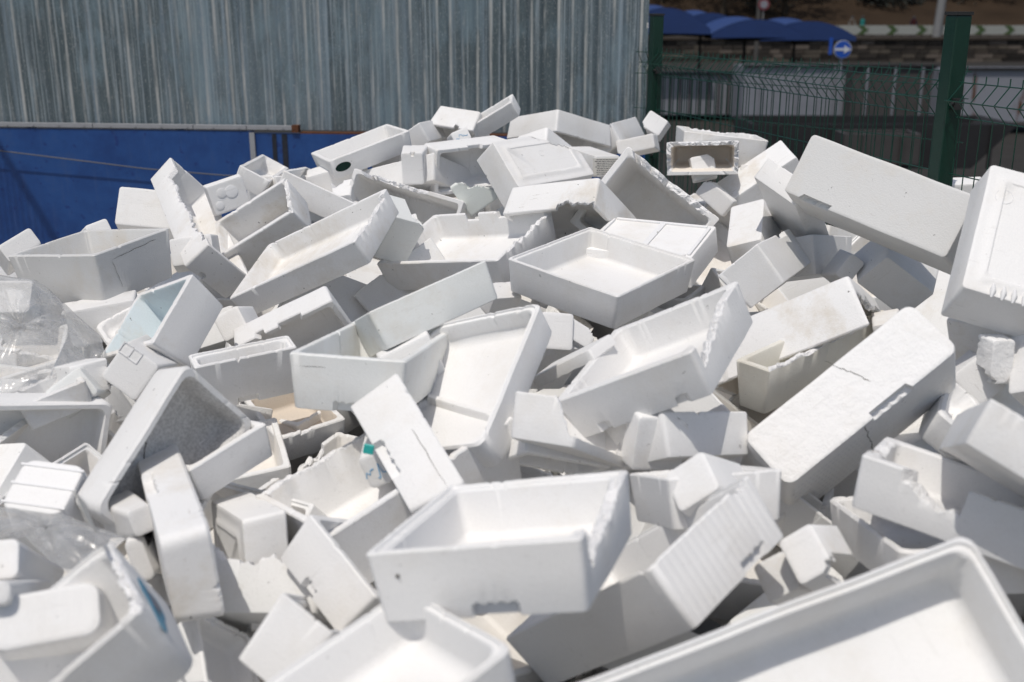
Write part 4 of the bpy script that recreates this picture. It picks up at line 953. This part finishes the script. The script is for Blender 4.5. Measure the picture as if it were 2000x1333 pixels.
    ('curved inner corner of a white foam box right of the pitted box', (1.057, 2.4811, 1.0961), (0.51076, -0.15984, 0.254, -0.80564), (0.271, 0.107, 0.081), {'round': 1.0, 'clean': 1.0}),
    ('crumbly foam shard with rough edge at the right margin', (1.2072, 2.6078, 1.204), (0.6652, -0.74305, -0.03889, 0.06228), (0.07, 0.121, 0.065), {'pits': 1.0, 'cut': [(3, 0.35, 0.3)]}),
    ('beige smeared foam slab at the right margin', (1.3105, 2.5957, 1.1858), (-0.33456, 0.81555, -0.28734, 0.37469), (0.091, 0.199, 0.127), {'dirt': 0.3}),
    ('foam box inside wall just right of the torn box in the lower centre', (0.3937, 2.0494, 1.0936), (0.78259, -0.11832, -0.13038, -0.59712), (0.216, 0.245, 0.1), {'rim': 1.0}),
    ('wrapped foam box at the far left below the blue wall', (-1.7347, 3.7862, 1.2286), (0.55518, -0.73681, -0.38582, 0.00455), (0.15, 0.094, 0.161), {'dirt': 0.15}),
    ('foam box tip behind the deep open box', (-1.4869, 3.8793, 1.2707), (0.55257, -0.77537, -0.30321, 0.03917), (0.099, 0.072, 0.124), {}),
    ('shaded foam box filling the gap under the tall upright box', (1.2903, 2.7548, 1.2056), (0.7346, -0.51304, 0.24989, -0.36703), (0.257, 0.176, 0.121), {'dirt': 0.4}),
    ('plain foam box below the long box with the hand hole', (-0.75, 4.7245, 1.3315), (0.72513, -0.67427, -0.10238, -0.09522), (0.256, 0.136, 0.124), {'dirt': 0.1}),
    ('white foam box side filling the gap left of the deep shaded box', (-0.4149, 4.7174, 1.3196), (0.94429, -0.20511, -0.08509, -0.24292), (0.39, 0.297, 0.111), {'dirt': 0.15}),
    ('foam box behind the foot of the tall upended box', (-1.1376, 3.856, 1.205), (0.58134, -0.80714, -0.10276, -0.00385), (0.165, 0.117, 0.121), {'dirt': 0.2}),
]
for i, (lab, loc, q, dims, o) in enumerate(BOXES):
    ob = make_box('foam_box', lab, loc, q, dims, o, i, group='white foam boxes thrown on the pile')
    decorate(ob, dims, o)

# teal scrap caught beside the bright slab
c = at(720, 878, 2.12)
tg = MB().box((0, 0, 0), (.022, .005, .022), Matrix.Rotation(.2, 3, 'Y')); tb_ = tg.build('plastic_scrap', tealp); tb_.location = c
bv = tb_.modifiers.new('bevel', 'BEVEL'); bv.width = .002; tag(tb_, 'little teal plastic scrap peeping out beside the bright slab', 'plastic scrap')

# boxes buried underneath, visible only through the gaps
rnd = random.Random(11)
protos = []
for k in range(5):
    dm = ((.40, .30, .13), (.50, .34, .14), (.34, .26, .12), (.56, .36, .15), (.30, .22, .11))[k]
    v, f, mi = box_mesh(*dm, {'rim': k % 2, 'br': [(k % 4, .2, .8, .9, .7)]}, 500 + k)
    dd = (.15, .4, .1, .55, .25)[k]
    me = bpy.data.meshes.new('buried_box'); me.from_pydata([tuple(p) for p in v], [], f)
    for m_ in (foam((.80, .80, .79), dirt=dd), foam_rough(), foam((.78, .76, .73), dirt=dd * 1.3)): me.materials.append(m_)
    me.polygons.foreach_set('material_index', mi); me.polygons.foreach_set('use_smooth', [True] * len(f)); me.set_sharp_from_angle(angle=R(38))
    protos.append(me)
def zsurf(y): return 1.05 + (y - 1.2) * .12
for lv, (dz, sp) in enumerate(((.39, .31), (.60, .44))):
    y = 1.15
    while y < 5.3:
        hw = .47 * y + .30; x = -hw + rnd.uniform(0, .2)
        while x < hw:
            z = zsurf(y) - dz + rnd.uniform(-.04, .03) - .17 * max(0, y - 3.0) * max(0, min(1, (-x - .5) / 1.2))
            if y > 4.2 and lv == 1: x += sp; continue
            yy = y + rnd.uniform(-.1, .1)
            fence_y = PL.y + (x - PL.x) * FD.y / FD.x
            if z > .12 and not (x > PL.x - .2 and yy > fence_y - .35):
                ob = bpy.data.objects.new('foam_box', protos[rnd.randrange(5)]); COL.objects.link(ob)
                ob.location = (x, yy, z); ob.rotation_euler = (rnd.gauss(0, .35), rnd.gauss(0, .35) + (math.pi if rnd.random() < .3 else 0), rnd.uniform(0, 6.28))
                tag(ob, 'foam box buried under the top layer and seen only through gaps', 'foam box', 'foam boxes buried in the heap')
            x += sp * rnd.uniform(.9, 1.25)
        y += sp

# ------------------------------------------------------------------ clear plastic bags
def plastic():
    m, nt, p = new_mat('clear_plastic_film'); L = nt.links.new
    nt.nodes.remove(p); out = nt.nodes['Material Output']
    tr = N(nt, 'ShaderNodeBsdfTransparent'); gl = N(nt, 'ShaderNodeBsdfGlossy', inp={'Roughness': .2}); df = N(nt, 'ShaderNodeBsdfTranslucent'); d2 = N(nt, 'ShaderNodeBsdfDiffuse')
    df.inputs[0].default_value = (.93, .93, .92, 1); d2.inputs[0].default_value = (.9, .9, .9, 1)
    tc = N(nt, 'ShaderNodeTexCoord'); no = N(nt, 'ShaderNodeTexNoise', inp={'Scale': 14., 'Detail': 6., 'Distortion': 1.5}); L(tc.outputs['Object'], no.inputs['Vector'])
    b = N(nt, 'ShaderNodeBump', inp={'Strength': .6, 'Distance': .006}); L(no.outputs[0], b.inputs['Height'])
    for g in (gl, d2, df): L(b.outputs[0], g.inputs['Normal'])
    m1 = N(nt, 'ShaderNodeMixShader', inp={0: .5}); L(d2.outputs[0], m1.inputs[1]); L(df.outputs[0], m1.inputs[2])
    r = N(nt, 'ShaderNodeMapRange', inp={1: .35, 2: .7, 3: .14, 4: .40}); L(no.outputs[0], r.inputs[0])
    m2 = N(nt, 'ShaderNodeMixShader'); L(r.outputs[0], m2.inputs[0]); L(tr.outputs[0], m2.inputs[1]); L(m1.outputs[0], m2.inputs[2])
    lw = N(nt, 'ShaderNodeLayerWeight', inp={'Blend': .5}); L(b.outputs[0], lw.inputs['Normal']); pw = N(nt, 'ShaderNodeMath', operation='POWER', inp={1: 3.}); L(lw.outputs['Facing'], pw.inputs[0]); fr = N(nt, 'ShaderNodeMapRange', inp={1: 0., 2: 1., 3: .05, 4: .45}); L(pw.outputs[0], fr.inputs[0])
    m3 = N(nt, 'ShaderNodeMixShader'); L(fr.outputs[0], m3.inputs[0]); L(m2.outputs[0], m3.inputs[1]); L(gl.outputs[0], m3.inputs[2])
    L(m3.outputs[0], out.inputs[0]); return m
FILM = plastic()
def bag(poly, knot, Y, Yk, lab, name='plastic_bag', wr=14, amp=.014, bulge=.05, seed=1, thick=.16, knotted=True):
    K = at(knot[0], knot[1], Yk); nseg = 168; nr = 26
    P = [at(a, b, Y + dy) for a, b, dy in poly]
    lens = [0]
    for i in range(len(P)): lens.append(lens[-1] + (P[(i + 1) % len(P)] - P[i]).length)
    def per(u):
        d = u * lens[-1]
        for i in range(len(P)):
            if d <= lens[i + 1]:
                return P[i].lerp(P[(i + 1) % len(P)], (d - lens[i]) / (lens[i + 1] - lens[i]))
        return P[0]
    up = Vector((0, -.6, .8)).normalized()
    vs, fs = [], []
    for j in range(nr + 1):
        v = j / nr
        for i in range(nseg):
            u = i / nseg; E = per(u); p = K.lerp(E, v)
            nzv = mnoise.noise(Vector((math.cos(u * 6.283) * wr * .35, math.sin(u * 6.283) * wr * .35, v * 1.5 + seed)))
            n2 = mnoise.noise(Vector((math.cos(u * 6.283) * wr * 1.2, math.sin(u * 6.283) * wr * 1.2, v * 2.5 + seed)))
            n3 = mnoise.noise(p * 16)
            h = (amp * nzv * 2 * min(1, v * 5) * (1.1 - v * .5) + amp * .6 * n2 + bulge * math.sin(min(1, v * 1.15) * math.pi) + amp * 1.2 * n3 * v)
            vs.append(p + up * h * (1 if v < .98 else .3))
    ctr = len(vs); vs.append(K + up * .005)
    for j in range(nr):
        for i in range(nseg):
            a, b = j * nseg + i, j * nseg + (i + 1) % nseg
            fs.append([a, b, b + nseg, a + nseg])
    for i in range(nseg): fs.append([ctr, (i + 1) % nseg, i])
    n0 = nr * nseg; c2 = len(vs); ring2 = []
    mid = sum(P, Vector()) / len(P)
    for i in range(nseg): vs.append(vs[n0 + i].lerp(mid, .12) - up * thick * .6)
    for i in range(nseg): a, b = n0 + i, n0 + (i + 1) % nseg; fs.append([a, b, c2 + (i + 1) % nseg, c2 + i])
    fs.append([c2 + i for i in range(nseg)])
    e = empty(name, K); tag(e, lab, 'plastic bag')
    o_ = mesh_obj('film', [v - K for v in vs], fs, FILM, e, 80)
    if knotted:
        m = MB(); r_ = random.Random(4)
        m.tube([(0, 0, -.01), (-.012, -.01, .010), (-.03, -.015, .022), (-.05, -.012, .030)], [.014, .010, .012, .007], 10)
        for _ in range(5): m.tube([(0, 0, 0), (r_.uniform(-.02, .02), -.02, r_.uniform(-.01, .02)), (r_.uniform(-.04, .03), -.02, r_.uniform(-.03, .03))], [.006, .005, .002], 6)
        m.build('knot', FILM, e, 70)
    return e
bag([(-60, 528, .1), (70, 548, .1), (92, 562, .12), (125, 592, .1), (160, 625, .05), (196, 655, 0), (203, 685, -.1), (165, 715, -.2), (110, 730, -.25), (60, 745, -.3), (20, 768, -.32), (-60, 790, -.35)], (42, 640), 3.0, 2.82,
    'clear plastic bag tied in a knot at the left edge of the pile')
bag([(-60, 985, .1), (20, 992, .1), (60, 998, .08), (130, 1008, .05), (190, 1030, 0), (250, 1052, -.04), (215, 1075, -.1), (165, 1105, -.14), (130, 1118, -.16), (90, 1090, -.1), (40, 1040, .0), (-60, 1060, 0)], (90, 1030), 1.86, 1.83,
    'loose clear plastic sheet bunched over box corners at lower left', 'plastic_sheet', wr=8, amp=.010, bulge=.015, seed=7, thick=.03, knotted=False)
